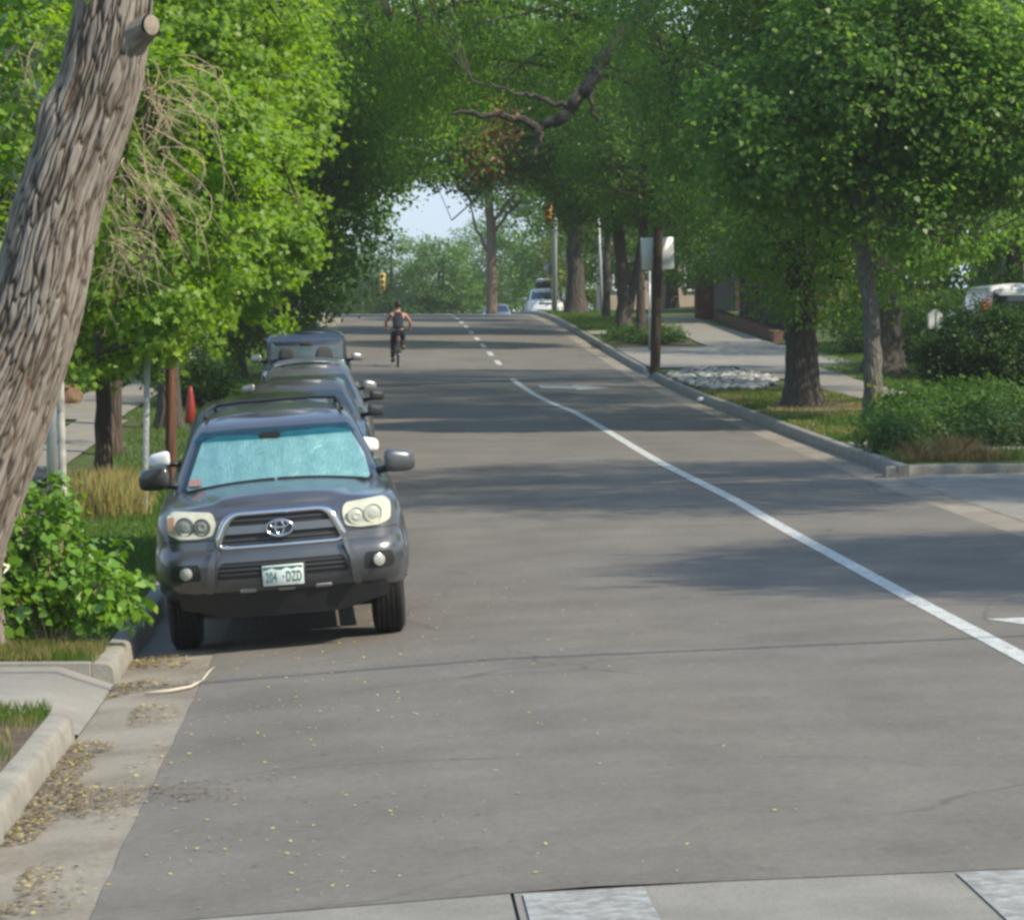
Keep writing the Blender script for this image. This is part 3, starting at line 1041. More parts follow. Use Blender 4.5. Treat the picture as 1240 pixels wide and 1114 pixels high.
def roundpoly(pts, r=.03, n=4):
    """round the corners of a 2D polygon"""
    out = []
    m = len(pts)
    for i in range(m):
        p, a_, b_ = Vector(pts[i]), Vector(pts[i - 1]), Vector(pts[(i + 1) % m])
        da, db = (a_ - p), (b_ - p)
        k = min(r, da.length * .45, db.length * .45)
        s0, s1 = p + da.normalized() * k, p + db.normalized() * k
        for j in range(n + 1):
            t = j / n
            out.append(tuple((1 - t) ** 2 * s0 + 2 * t * (1 - t) * p + t * t * s1))
    return out


def wheel(parent, x, y, r=.37, wd=.25, name='wheel'):
    bm = bmesh.new()
    sgn = 1 if x > 0 else -1
    prof = [(-wd / 2 + .015, r * .62), (-wd / 2, r * .74), (-wd / 2 + .005, r * .88), (-wd / 2 + .03, r * .97)]
    k = 5
    for i in range(k):
        a0 = -wd / 2 + .03 + (wd - .06) * i / k
        a1 = -wd / 2 + .03 + (wd - .06) * (i + 1) / k
        prof += [(a0 + .004, r), (a1 - .006, r), (a1 - .004, r - .012), (a1 + .002, r - .012)]
    prof += [(wd / 2 - .03, r * .97), (wd / 2 - .005, r * .88), (wd / 2, r * .74), (wd / 2 - .015, r * .62)]
    lathe(bm, prof, 'x', 44, closed=True)
    t = bmobj(name, bm, RUBBER, parent, angle=50)
    t.location = (x, y, r)
    bm = bmesh.new()
    lathe(bm, [(sgn * (wd / 2 - .02), r * .63), (sgn * (wd / 2 - .01), r * .60), (sgn * (wd / 2 - .05), r * .56), (sgn * (wd / 2 - .07), r * .2), (sgn * (wd / 2 - .03), r * .16), (sgn * (wd / 2 - .03), .01)], 'x', 36)
    for i in range(6):
        an = 2 * math.pi * i / 6
        m0 = Matrix.Rotation(an, 4, 'X')
        b2 = bmesh.new()
        box(b2, sgn * (wd / 2 - .07), sgn * (wd / 2 - .025), -.035, .035, r * .14, r * .58, .01)
        b2.transform(m0)
        me = bpy.data.meshes.new('tmp'); b2.to_mesh(me); b2.free(); bm.from_mesh(me); bpy.data.meshes.remove(me)
    bmobj('rim', bm, ALLOY, t, angle=40)
    return t


def mirror(parent, sg, x, y, z, mat, w_=.24, h_=.18, d_=.13):
    bm = bmesh.new()
    bmesh.ops.create_uvsphere(bm, u_segments=28, v_segments=18, radius=1)
    se = lambda c, p: math.copysign(abs(c) ** p, c)
    for v in bm.verts:
        p = v.co.normalized()
        q = (abs(p.x) ** 3.6 + abs(p.z) ** 3.6 + abs(p.y) ** 2.6) ** (1 / 3.4)
        p = p / q
        k = p.x * sg
        hh = h_ / 2 * (1 - .12 * k)
        v.co = Vector((x + p.x * w_ / 2, y + max(-1, min(.85, p.y)) * d_ / 2 + .035 * k, z + p.z * hh - .012 * k))
    o = bmobj('side_mirror', bm, mat, parent)
    b2 = bmesh.new()
    tube(b2, [(x - sg * w_ * .35, y + .02, z - h_ * .3), (x - sg * (w_ * .5 + .1), y + .05, z - h_ * .42)], .028, 8)
    bmobj('mirror_arm', b2, BLACK_PL, o)
    b3 = bmesh.new()
    box(b3, x - w_ * .42, x + w_ * .42, y + d_ / 2 - .002, y + d_ / 2 + .005, z - h_ * .38, z + h_ * .38, .002)
    for v in b3.verts: v.co.y += .07 * (v.co.x - x) * sg / w_
    bmobj('mirror_glass', b3, CHROME, o)
    return o


def place_car(root, X, Y, yaw=0.0):
    """stand the car on the road: X, Y of its front centre"""
    Lw = 3.6
    zf = (road(X - .8, Y + .9) + road(X + .8, Y + .9)) / 2
    zr_ = (road(X - .8, Y + .9 + 2.7) + road(X + .8, Y + 3.6)) / 2
    roll = math.atan2(road(X + .8, Y + .9) - road(X - .8, Y + .9), 1.6)
    pitch = math.atan2(zr_ - zf, 2.7)
    root.rotation_euler = (pitch, -roll, yaw)
    root.location = (X, Y, zf - .9 * math.tan(pitch))


def car(name, label, cat, pmat, L=4.5, Wd=.88, zh=.95, zbelt=1.0, zroof=1.45, ws0=1.15, ws1=1.85, re0=None, re1=None, glass=None, front='plain',
        group=None, zlow=.28, hood_z=.78, rwheel=.33, mirrors=None, rails=False, rear_notch=None, wtop=.58, roof_box=False, wsmat=None, belt_w=None):
    root = empty(name, (0, 0, 0), label, cat, group)
    re0 = re0 or L - .15; re1 = re1 or L - .55
    bw = belt_w or Wd - .08
    # lower body
    z = [zlow, zlow + .06, zlow + .16, zlow + .30, hood_z - .16, hood_z - .05, hood_z]
    low = Slice(z, [Wd - .06, Wd - .01, Wd, Wd + .005, Wd, Wd - .015, Wd - .05], [.10, .03, 0, 0, .05, .10, .20], [L - .05, L - .02, L, L, L - .02, L - .04, L - .08],
                bow=.16, rc=.24, ztop=lambda y: lerp([0, .25, ws0, ws0 + .6, re0 - .3, L], [hood_z - .04, hood_z, zh, zbelt, zbelt + .02, zbelt - (.0 if not rear_notch else .06)], y))
    body = bmobj('body', low.build(arches=(.92, L - .95), crown=.055, archR=rwheel + .05, archz=rwheel), [pmat, BLACK_PL], root, angle=35)
    g = Slice([zbelt - .06, zbelt, zroof - .14, zroof - .05, zroof], [bw, bw - .01, wtop + .06, wtop + .03, wtop - .04], [ws0 - .05, ws0 + .02, ws1 - .14, ws1 + .02, ws1 + .14],
              [re0, re0 - .02, re1 + .06, re1, re1 - .10], bow=.15, rc=.12, bowr=.05)
    bmobj('cabin', g.build(crown=.05, ny=30), [pmat, BLACK_PL], root, angle=35)
    gm = glass or GLASS_DK
    zt, zb_ = zroof - .10, zbelt + .03
    F = lambda u, v: g.front(u, v)
    wt = g.w(zt) - .075; wb = g.w(zb_) - .075
    bmobj('windscreen', conform(roundpoly([(-wb, zb_), (wb, zb_), (wt, zt), (-wt, zt)], .05), F, .006, .012, .1), wsmat or gm, root, angle=50)
    S = lambda sg: (lambda u, v: g.side(u, v, sg))
    for sg in (1, -1):
        yA = lambda zz: g.yf(zz) + g.bow + .12
        y_m = (ws1 + re1) / 2 + .05
        fr = [(yA(zb_) + .02, zb_), (y_m - .04, zb_), (y_m - .04, zt), (yA(zt) + .03, zt)]
        rr = [(y_m + .04, zb_), (g.yr(zb_) - .32, zb_), (g.yr(zt) - .28, zt), (y_m + .04, zt)]
        bmobj('side_window', conform(roundpoly(fr, .04), S(sg), .005, .01, .15), gm, root, angle=50)
        bmobj('side_window', conform(roundpoly(rr, .04), S(sg), .005, .01, .15), gm, root, angle=50)
        mm = mirrors or pmat
        mirror(root, sg, sg * (Wd + .11), ws0 + .32, zbelt + .07, mm, .21, .145, .12)
    # lamps and grille
    LF = lambda u, v: low.front(u, v)
    hz = hood_z - .13
    for sg in (1, -1):
        q = [(sg * (Wd - .42), hz), (sg * (Wd - .06), hz + .05), (sg * (Wd - .06), hz + .13), (sg * (Wd - .40), hz + .09)]
        if sg < 0: q = q[::-1]
        bmobj('headlight', conform(roundpoly(q, .03), LF, .008, .02, .06), LAMP_GLASS, root, angle=50)
    bmobj('grille', conform(roundpoly([(-.36, hz - .01), (.36, hz - .01), (.40, hz + .09), (-.40, hz + .09)], .03), LF, .006, .015, .08), BLACK_PL, root, angle=50)
    bmobj('bumper_intake', conform(roundpoly([(-.5, zlow + .10), (.5, zlow + .10), (.46, zlow + .22), (-.46, zlow + .22)], .03), LF, .006, .015, .08), BLACK_PL, root, angle=50)
    for sx in (1, -1):
        for yy in (.92, L - .95): wheel(root, sx * (Wd - .125), yy, rwheel, .21)
    RF = lambda u, v: Vector((u, g.yr(v) - g.bowr * (u / g.w(v)) ** 2, v))
    bmobj('rear_window', conform(roundpoly([(-wb + .05, zb_ + .02), (wb - .05, zb_ + .02), (wt - .02, zt), (-wt + .02, zt)], .05), RF, .006, .012, .15), gm, root, angle=50)
    LR = lambda u, v: Vector((u, low.yr(v) - low.bowr * (u / low.w(v)) ** 2, v))
    for sg in (1, -1):
        q = [(sg * (Wd - .30), hz), (sg * (Wd - .16), hz), (sg * (Wd - .16), hz + .13), (sg * (Wd - .30), hz + .13)]
        bmobj('tail_light', conform(q if sg > 0 else q[::-1], LR, .01, .03, .08), REDLENS, root, angle=50)
    return root, g, low


def suv():
    """the dark grey off-road wagon in front"""
    root = empty('parked_suv', (0, 0, 0), 'dark grey metallic wagon with foil sunshade behind its windscreen, nearest in the parked row', 'suv', 'cars parked along the left kerb')
    P = paint('dark_grey_paint', (.098, .104, .114), .6, .30)
    L = 4.8
    Wd = .935
    zs = [.40, .44, .50, .56, .64, .72, .765, .80, .88, .96, 1.02, 1.06, 1.09]
    W_ = [.84, .88, .915, .93, .94, .94, .935, .93, .935, .935, .925, .905, .87]
    YF = [.22, .10, .035, .01, 0, .005, .03, .075, .095, .115, .145, .19, .27]
    YR = [4.72, 4.75, 4.78, 4.8, 4.8, 4.8, 4.78, 4.72, 4.70, 4.69, 4.68, 4.67, 4.65]
    zt = lambda y: lerp([0, .3, .7, 1.15, 1.6, 4.3, 4.8], [1.085, 1.10, 1.135, 1.165, 1.19, 1.21, 1.20], y)
    low = Slice(zs, W_, YF, YR, bow=.15, rc=.27, rcy=.30, ztop=zt)

    def crownf(x, y):
        ax = abs(x)
        c = .055 * (1 - (ax / .95) ** 2)
        # raised centre of the bonnet between two creases
        w_ = .40 + .26 * min(1, max(0, y - .15))
        c += .030 / (1 + math.exp((ax - w_) / .016))
        return c
    bmobj('body', low.build(arches=(.93, 3.72), crown=.06, archR=.445, archz=.40, crownf=crownf, topnx=40, ny=90, arch_min=.6), [P, BLACK_PL], root, angle=35)
    zg = [1.10, 1.17, 1.38, 1.59, 1.66, 1.70, 1.725]
    g = Slice(zg, [.835, .83, .755, .67, .635, .60, .54], [.98, 1.08, 1.37, 1.66, 1.78, 1.90, 2.05], [4.66, 4.62, 4.58, 4.52, 4.48, 4.42, 4.32], bow=.17, rc=.11, bowr=.04)
    bmobj('cabin', g.build(crown=.035, ny=40, topnx=20), [P, BLACK_PL], root, angle=35)
    G = lambda u, v: g.front(u, v)
    LF = lambda u, v: low.front(u, v)

    def part(name, bm, mat, parent=root, ang=45): return bmobj(name, bm, mat, parent, angle=ang)
    # windscreen: black surround, foil shade, then the glass in front of it
    wsb, wst = 1.175, 1.640
    xb, xt = .765, .600
    ws = [(-xb, wsb + .012), (-.3, wsb), (.3, wsb), (xb, wsb + .012), (xt, wst - .012), (.3, wst), (-.3, wst), (-xt, wst - .012)]
    frame_ = part('windscreen_surround', conform(roundpoly(ws, .03), G, .003, .006, .08), BLACK_PL)
    sh = [(-.725, 1.20), (.0, 1.192), (.735, 1.20), (.70, 1.38), (.60, 1.575), (.42, 1.60), (.1, 1.59), (-.05, 1.565), (-.2, 1.585), (-.44, 1.59), (-.58, 1.56)]
    bmx = conform(roundpoly(sh, .03), G, .007, .003, .022)
    for v in bmx.verts:                      # foil folds
        v.co.y -= .0045 * (1 + math.sin(v.co.x * 34 + v.co.z * 3))
    part('sunshade', bmx, SUNSHADE)
    tb = [(-.655, 1.545), (.655, 1.545), (xt - .02, wst - .02), (-xt + .02, wst - .02)]
    bt = conform(roundpoly(tb, .02), G, .017, .002, .08)
    part('tint_band', bt, TEALBAND)
    wg = [(-xb + .015, wsb + .02), (xb - .015, wsb + .02), (xt - .012, wst - .016), (-xt + .012, wst - .016)]
    part('windscreen', conform(roundpoly(wg, .03), G, .022, .003, .06), WSHIELD)
    bm = bmesh.new()
    box(bm, -.085, .085, 1.57, 1.60, 1.545, 1.60, .012)
    mir = part('rear_view_mirror', bm, BLACK_PL)
    mir.location = (-.04, .02, .005)
    st = conform(roundpoly([(-.70, 1.215), (-.60, 1.215), (-.60, 1.265), (-.69, 1.265)], .008), G, .026, .002, .05)
    part('parking_sticker', st, plain('sticker', (.30, .17, .15), .6, var=.5, scale=60.))
    for x0, x1 in ((-.70, -.02), (.0, .70)):
        bm = bmesh.new()
        pts = [G(x0 + (x1 - x0) * i / 10, 1.235 - .055 * ((x0 + (x1 - x0) * i / 10) / .7) ** 2) + Vector((0, -.045, .018)) for i in range(11)]
        tube(bm, pts, .011, 6)
        part('wiper', bm, BLACK_PL)
    # side windows
    for sg in (1, -1):
        S = lambda u, v, sg=sg: g.side(u, v, sg)
        for q in ([(1.50, 1.21), (2.42, 1.21), (2.42, 1.58), (2.02, 1.58)], [(2.50, 1.21), (3.38, 1.21), (3.38, 1.58), (2.50, 1.58)], [(3.47, 1.21), (4.36, 1.21), (4.20, 1.58), (3.47, 1.58)]):
            part('side_window', conform(roundpoly(q, .04), S, .005, .01, .15), GLASS_DK)
        mirror(root, sg, sg * .975, 1.36, 1.31, paint('mirror_black', (.014, .014, .015), .1, .35) if sg < 0 else P, .245, .18, .15)
        # roof rails
        bm = bmesh.new()
        pts = [Vector((sg * (.555 - .03 * t), 2.08 + 2.15 * t, 1.735 + .05 * min(1, 8 * t, 8 * (1 - t)))) for t in [i / 24 for i in range(25)]]
        tube(bm, pts, .017, 8)
        part('roof_rail', bm, BLACK_PL)
        # door seams and handles on the flanks
        for yy in (2.46, 3.43):
            bm = conform([(yy - .004, .62), (yy + .004, .62), (yy + .004, 1.15), (yy - .004, 1.15)], lambda u, v, sg=sg: low.side(u, v, sg), .003, .006, .08)
            part('door_seam', bm, BLACK_PL)
            bm = bmesh.new()
            box(bm, sg * .94 - .02, sg * .94 + .02, yy - .24, yy - .08, .99, 1.02, .01)
            part('door_handle', bm, P)
        bm = bmesh.new()
        box(bm, sg * .90 - .05, sg * .90 + .07, 1.45, 3.2, .36, .41, .02)
        part('side_step', bm, BLACK_PL)
    for yy in (3.95,):
        bm = bmesh.new()
        tube(bm, [(-.53, yy, 1.785), (-.3, yy, 1.80), (.3, yy, 1.80), (.53, yy, 1.785)], .016, 8)
        part('roof_crossbar', bm, BLACK_PL)
    # ---- grille
    BARCH = plain('satin_chrome', (.22, .225, .23), .32, .9)
    gr = [(-.50, .80), (.50, .80), (.485, .85), (.37, 1.045), (.33, 1.07), (-.33, 1.07), (-.37, 1.045), (-.485, .85)]
    def LG(u, v):   # a plane slightly in front of the fascia for the grille
        p = low.front(u, min(v, 1.03)); p.z = v; p.y = .085 + .15 * (u / .93) ** 2 + .10 * max(0, v - .80)
        return p
    part('grille', conform(roundpoly(gr, .03), LG, .004, .12, .06), BLACK_PL)
    for z0, z1, hw0, hw1, m_ in ((.905, .965, .44, .42, BARCH), (.855, .868, .455, .45, GREY_PL), (1.0, 1.012, .375, .37, GREY_PL), (.83, .838, .46, .46, GREY_PL)):
        part('grille_bar', conform(roundpoly([(-hw0, z0), (hw0, z0), (hw1, z1), (-hw1, z1)], .008), LG, .022 if m_ is BARCH else .014, .02, .06), m_)
    bm = bmesh.new()
    ring = roundpoly([(-.50, .805), (.50, .805), (.375, 1.055), (-.375, 1.055)], .09, 7)
    dense = []
    for i in range(len(ring)):
        p, q = Vector(ring[i]), Vector(ring[(i + 1) % len(ring)])
        k = max(1, int((q - p).length / .05))
        dense += [p.lerp(q, j / k) for j in range(k)]
    rads = [.019 + (.017 if abs(p[0]) > .36 and .83 < p[1] < 1.04 else 0) for p in dense]
    rads = [sum(rads[(i + j) % len(rads)] for j in (-2, -1, 0, 1, 2)) / 5 for i in range(len(rads))]
    tube(bm, [LG(p[0], p[1]) + Vector((0, -.012, 0)) for p in dense], rads, 10, True, ell=1.0)
    part('grille_surround', bm, CHROME)
    # round three-oval badge
    c0 = LG(0, .935) + Vector((0, -.045, 0))
    bd = empty_child = None
    bm = bmesh.new()
    lathe(bm, [(-.008, .004), (-.008, .078), (0.004, .082)], 'y', 36)
    for v in bm.verts: v.co.x *= 1.22; v.co.z *= .8; v.co += c0 + Vector((0, .012, 0))
    badge = part('badge', bm, plain('badge_dark', (.05, .06, .10), .3, .5))
    def oval(rx, rz, dx=0, dz=0, r=.0085):
        b_ = bmesh.new()
        tube(b_, [c0 + Vector((dx + rx * math.cos(t), 0, dz + rz * math.sin(t))) for t in [2 * math.pi * i / 36 for i in range(36)]], r, 8, True)
        part('badge_oval', b_, CHROME, badge)
    oval(.100, .060, r=.011); oval(.032, .052, 0, .003); oval(.070, .024, 0, .027)
    # ---- headlights
    for sg in (1, -1):
        q = [(.495, .905), (.60, .885), (.76, .89), (.835, .93), (.845, 1.05), (.80, 1.085), (.50, 1.06), (.475, 1.0)]
        o1 = [(sg * a_, b_) for a_, b_ in q]
        o1 = o1 if sg > 0 else o1[::-1]
        hl = part('headlight', conform(roundpoly(o1, .03), LF, .018, .03, .035), FOG_LENS)
        for cx, cz, rr in ((.585, .975, .060), (.715, .985, .066)):
            bm = bmesh.new()
            c = LF(sg * cx, cz) + Vector((0, -.034, 0))
            lathe(bm, [(-.004, .003), (-.010, rr * .45), (-.003, rr * .62), (-.001, rr), (.02, rr * 1.02)], 'y', 28)
            sl = Matrix.Rotation(sg * .26, 4, 'Z')
            bm.transform(Matrix.Translation(c) @ sl)
            part('lamp_reflector', bm, plain('hazed_reflector_%d' % (sg > 0), (.30, .31, .28) if sg < 0 else (.50, .51, .44), .28, .15, coat=.5), hl)
            bm = bmesh.new()
            tube(bm, [Matrix.Translation(c) @ sl @ Vector((rr * 1.05 * math.cos(t), -.004, rr * 1.05 * math.sin(t))) for t in [2 * math.pi * i / 24 for i in range(24)]], .005, 6, True)
            part('reflector_rim', bm, GREY_PL if sg < 0 else FOG_LENS, hl)
        q = [(.785, .925), (.832, .95), (.838, 1.04), (.788, 1.05)]
        o1 = [(sg * a_, b_) for a_, b_ in q]; o1 = o1 if sg > 0 else o1[::-1]
        part('indicator', conform(roundpoly(o1, .015), LF, .0195, .01, .03), AMBER if sg < 0 else FOG_LENS, hl)
    # ---- bumper
    bm = conform(roundpoly([(-.50, .575), (.50, .575), (.47, .685), (.44, .70), (-.44, .70), (-.47, .685)], .02), LF, .004, .02, .05)
    part('bumper_intake', bm, BLACK_PL)
    for zz in (.605, .64, .672):
        part('intake_slat', conform([(-.47, zz), (.47, zz), (.47, zz + .009), (-.47, zz + .009)], LF, .014, .012, .06), GREY_PL)
    for sg in (1, -1):
        # raised shoulder between intake and fog lamp
        q = [(.52, .50), (.585, .50), (.545, .70), (.50, .775), (.455, .775), (.50, .69)]
        o1 = [(sg * a_, b_) for a_, b_ in q]; o1 = o1 if sg > 0 else o1[::-1]
        part('bumper_ridge', conform(roundpoly(o1, .02), LF, .048, .06, .04), P, ang=60)
        q = [(.615, .575), (.83, .575), (.85, .62), (.83, .70), (.63, .70)]
        o1 = [(sg * a_, b_) for a_, b_ in q]; o1 = o1 if sg > 0 else o1[::-1]
        fr = part('fog_lamp_recess', conform(roundpoly(o1, .025), LF, .005, .02, .04), BLACK_PL)
        bm = bmesh.new()
        lathe(bm, [(-.012, .003), (-.008, .03), (0, .046), (.02, .048)], 'y', 26)
        bm.transform(Matrix.Translation(LF(sg * .735, .635) + Vector((0, -.018, 0))) @ Matrix.Rotation(sg * .45, 4, 'Z'))
        part('fog_lamp', bm, LAMP_GLASS, fr)
        q = [(.50, .868), (.93, .868), (.93, .876), (.50, .876)]
        o1 = [(sg * a_, b_) for a_, b_ in q]; o1 = o1 if sg > 0 else o1[::-1]
        part('bumper_seam', conform(o1, LF, .002, .006, .04), BLACK_PL)
    for cx in (-.27, .02, .30):
        part('lower_slot', conform(roundpoly([(cx - .065, .472), (cx + .065, .472), (cx + .06, .492), (cx - .06, .492)], .008), LF, .012, .012, .04), GALV)
    bm = bmesh.new()
    VF = lambda u, v: low.front(u, .56) + Vector((0, .06 + .35 * (.46 - v), v - .56))
    bm = conform(roundpoly([(-.44, .27), (.44, .27), (.66, .33), (.80, .36), (.80, .47), (-.80, .47), (-.80, .36), (-.66, .33)], .05), VF, .0, .02, .05)
    box(bm, -.42, .42, .42, 1.2, .27, .36, .04)
    for q in (-.3, -.1, .1, .3): box(bm, q - .012, q + .012, .17, .40, .275, .40, .004, 1)
    part('skid_plate', bm, BLACK_PL)
    for sg in (1, -1):
        bm = bmesh.new()
        box(bm, sg * .62 - .03, sg * .62 + .03, .3, 1.5, .42, .82, .01)
        part('wheel_arch_liner', bm, BLACK_PL)
    bm = bmesh.new()
    tube(bm, [(-.72, .93, .40), (.72, .93, .38)], .045, 10)
    tube(bm, [(-.72, 3.72, .39), (-.1, 3.72, .39), (0, 3.72, .39), (.1, 3.72, .39), (.72, 3.72, .39)], [.05, .05, .13, .05, .05], 12)
    for sg in (1, -1):
        tube(bm, [(sg * .45, .5, .46), (sg * .42, 4.5, .48)], .05, 8)
    part('axle', bm, RUST)
    # ---- licence plate
    pc = low.front(0, .60)
    py_ = pc.y - .030
    bm = bmesh.new()
    box(bm, -.155, .155, py_, py_ + .012, .505, .66, .004, 1)
    pl = part('licence_plate', bm, plain('plate_white', (.62, .68, .66), .4, coat=.3))
    b4 = bmesh.new()
    box(b4, -.17, .17, py_ + .013, py_ + .03, .495, .67, .004, 1)
    part('plate_bracket', b4, BLACK_PL, pl)
    GREEN = plain('plate_green', (.03, .13, .09), .45)
    b2 = bmesh.new()
    prof = [(-.148, .650), (.148, .650), (.148, .628), (.11, .637), (.07, .624), (.03, .641), (-.01, .623), (-.05, .626), (-.08, .641), (-.12, .628), (-.148, .620)]
    b2.faces.new([b2.verts.new((x, py_ - .0012, z)) for x, z in prof[::-1]])
    part('plate_mountains', b2, GREEN, pl)
    for txt, x0 in (('204', -.132), ('DZD', .022)):
        cu = bpy.data.curves.new('t', 'FONT')
        cu.body = txt; cu.size = .105; cu.extrude = .0006; cu.offset = .0022; cu.space_character = 1.12
        ob = bpy.data.objects.new('t', cu); COL.objects.link(ob)
        bpy.context.view_layer.update()
        me = bpy.data.meshes.new_from_object(ob.evaluated_get(bpy.context.evaluated_depsgraph_get()))
        bpy.data.objects.remove(ob)
        me.materials.clear(); me.materials.append(GREEN)
        o = link(bpy.data.objects.new('plate_characters', me), pl)
        o.scale = (.50, 1.05, 1)
        o.rotation_euler = (R(90), 0, 0)
        o.location = (x0, py_ - .0016, .533)
    for x in (-.10, .10):
        b5 = bmesh.new(); lathe(b5, [(-.002, .002), (-.002, .006), (.002, .006)], 'y', 10); b5.transform(Matrix.Translation((x, py_ - .001, .515)))
        part('plate_screw', b5, GALV, pl)
    b5 = bmesh.new(); lathe(b5, [(-.001, .002), (-.001, .0075), (.001, .0075)], 'y', 12); b5.transform(Matrix.Translation((0.003, py_ - .001, .572)))
    part('plate_dot', b5, GREEN, pl)
    for sx in (1, -1):
        for yy in (.93, 3.72): wheel(root, sx * .79, yy, .385, .255)
    RF = lambda u, v: Vector((u, g.yr(v) - g.bowr * (u / g.w(v)) ** 2, v))
    part('rear_window', conform(roundpoly([(-.68, 1.24), (.68, 1.24), (.60, 1.58), (-.60, 1.58)], .05), RF, .006, .012, .15), GLASS_DK)
    LR = lambda u, v: Vector((u, low.yr(v) - low.bowr * (u / low.w(v)) ** 2, v))
    for sg in (1, -1):
        q = [(sg * .70, .85), (sg * .80, .85), (sg * .80, 1.08), (sg * .70, 1.08)]
        part('tail_light', conform(q if sg > 0 else q[::-1], LR, .01, .03, .08), REDLENS)
    place_car(root, -.625, 24.9, R(1.2))
    return root


suv()
CG = 'cars parked along the left kerb'
P2 = paint('dark_green_paint', (.020, .030, .028), .5, .3)
P3 = paint('grey_silver_paint', (.105, .108, .112), .6, .32)
P4 = paint('mid_grey_paint', (.15, .155, .16), .6, .32)
P5 = paint('light_silver_paint', (.33, .34, .345), .6, .3)
P6 = paint('navy_paint', (.020, .030, .055), .5, .3)
PW = paint('white_paint', (.68, .69, .68), .0, .35)
c2, _, _ = car('parked_suv', 'dark green utility wagon with white mirror caps, mostly hidden behind the dark grey wagon', 'suv', P2, L=4.6, Wd=.90, zh=1.08, zbelt=1.14, zroof=1.66, hood_z=.98, zlow=.34, rwheel=.36, mirrors=WHITE_PL, group=CG, wtop=.62, ws0=1.15, ws1=1.8, glass=GLASS_BL)
place_car(c2, -.93, 30.6, R(1))
c3, g3, _ = car('parked_car', 'dark silver hatchback with a smooth rounded roof, third in the parked row', 'car', P3, L=4.2, zroof=1.45, group=CG, mirrors=GREY_PL, glass=GLASS_BL, re1=3.7)
place_car(c3, -.85, 42.2, R(1))
c4, g4, _ = car('parked_car', 'grey hatchback with a dark glass sunroof, fourth in the parked row', 'car', P4, L=4.1, zroof=1.49, group=CG, mirrors=BLACK_PL, glass=GLASS_BL, re1=3.6)
bmobj('sunroof', conform(roundpoly([(-.40, 2.15), (.40, 2.15), (.40, 2.85), (-.40, 2.85)], .05), lambda u, v: Vector((u, v, 1.49 + .05 * (1 - (abs(u) / .56) ** 2.5))), .006, .012, .1), GLASS_DK, c4)
place_car(c4, -.84, 47.0, R(1))
c5, _, _ = car('parked_car', 'light silver low saloon with a bright bonnet, parked in front of the navy off-roader', 'car', P5, L=4.5, zroof=1.38, zbelt=.95, zh=.90, hood_z=.75, group=CG, glass=GLASS_BL)
place_car(c5, -.95, 52.4, R(1))
c6, g6, _ = car('parked_suv', 'navy upright off-roader with seat backs showing through its flat windscreen, last in the row', 'suv', P6, L=4.3, Wd=.84, zh=1.12, zbelt=1.16, zroof=1.68, ws0=1.35, ws1=1.62, hood_z=1.02, zlow=.38, rwheel=.37, group=CG, wtop=.68,
                mirrors=P5, glass=GLASS_DK, wsmat=plain('pale_windscreen', (.07, .10, .115), .14, 0, coat=.6))
for sx in (-.36, .33):
    bmobj('seat_back', conform(roundpoly([(sx - .17, 1.20), (sx + .17, 1.20), (sx + .15, 1.36), (sx + .09, 1.44), (sx - .09, 1.44), (sx - .15, 1.36)], .05), lambda u, v: g6.front(u, v), .009, .004, .08), SEATCLOTH, c6)
bmobj('dashboard', conform(roundpoly([(-.70, 1.19), (.70, 1.19), (.62, 1.235), (.0, 1.26), (-.62, 1.225)], .02), lambda u, v: g6.front(u, v), .008, .004, .08), BLACK_PL, c6)
bmobj('rear_view_mirror', conform(roundpoly([(-.12, 1.46), (.12, 1.46), (.12, 1.53), (-.12, 1.53)], .02), lambda u, v: g6.front(u, v), .008, .004, .08), BLACK_PL, c6)
place_car(c6, -1.16, 60.6, R(1))
c7, _, _ = car('parked_suv', 'white utility wagon with a black roof box, beyond the crest beside the light pole', 'suv', PW, L=4.6, Wd=.93, zh=1.1, zbelt=1.14, zroof=1.75, hood_z=1.0, zlow=.35, rwheel=.36, wtop=.66, glass=GLASS_BL)
bm = bmesh.new(); box(bm, -.45, .45, 1.9, 3.8, 1.83, 2.15, .1, 3); bmobj('roof_box', bm, BLACK_PL, c7)
bm = bmesh.new(); box(bm, -.42, .42, 2.0, 3.6, 2.151, 2.33, .08, 3); bmobj('luggage', bm, WHITE_PL, c7)
place_car(c7, 9.3, 176)
c8, _, _ = car('parked_car', 'pale silver car beyond the crest of the road, only its roof showing', 'car', P5, L=4.5, zroof=1.5)
place_car(c8, 7.3, 191)
c9, _, _ = car('parked_van', 'white van with a red tail light standing behind the right hand hedge', 'van', PW, L=4.8, Wd=.95, zh=1.2, zbelt=1.25, zroof=2.0, hood_z=1.1, zlow=.35, rwheel=.36, wtop=.74, re1=4.7, re0=4.75)
bm = bmesh.new(); box(bm, .86, .98, 4.55, 4.78, 1.35, 1.65, .02); bmobj('tail_light', bm, REDLENS, c9)
c9.location = (14.75, 79.0, vergeR(14.75, 77)); c9.rotation_euler = (0, 0, R(180))

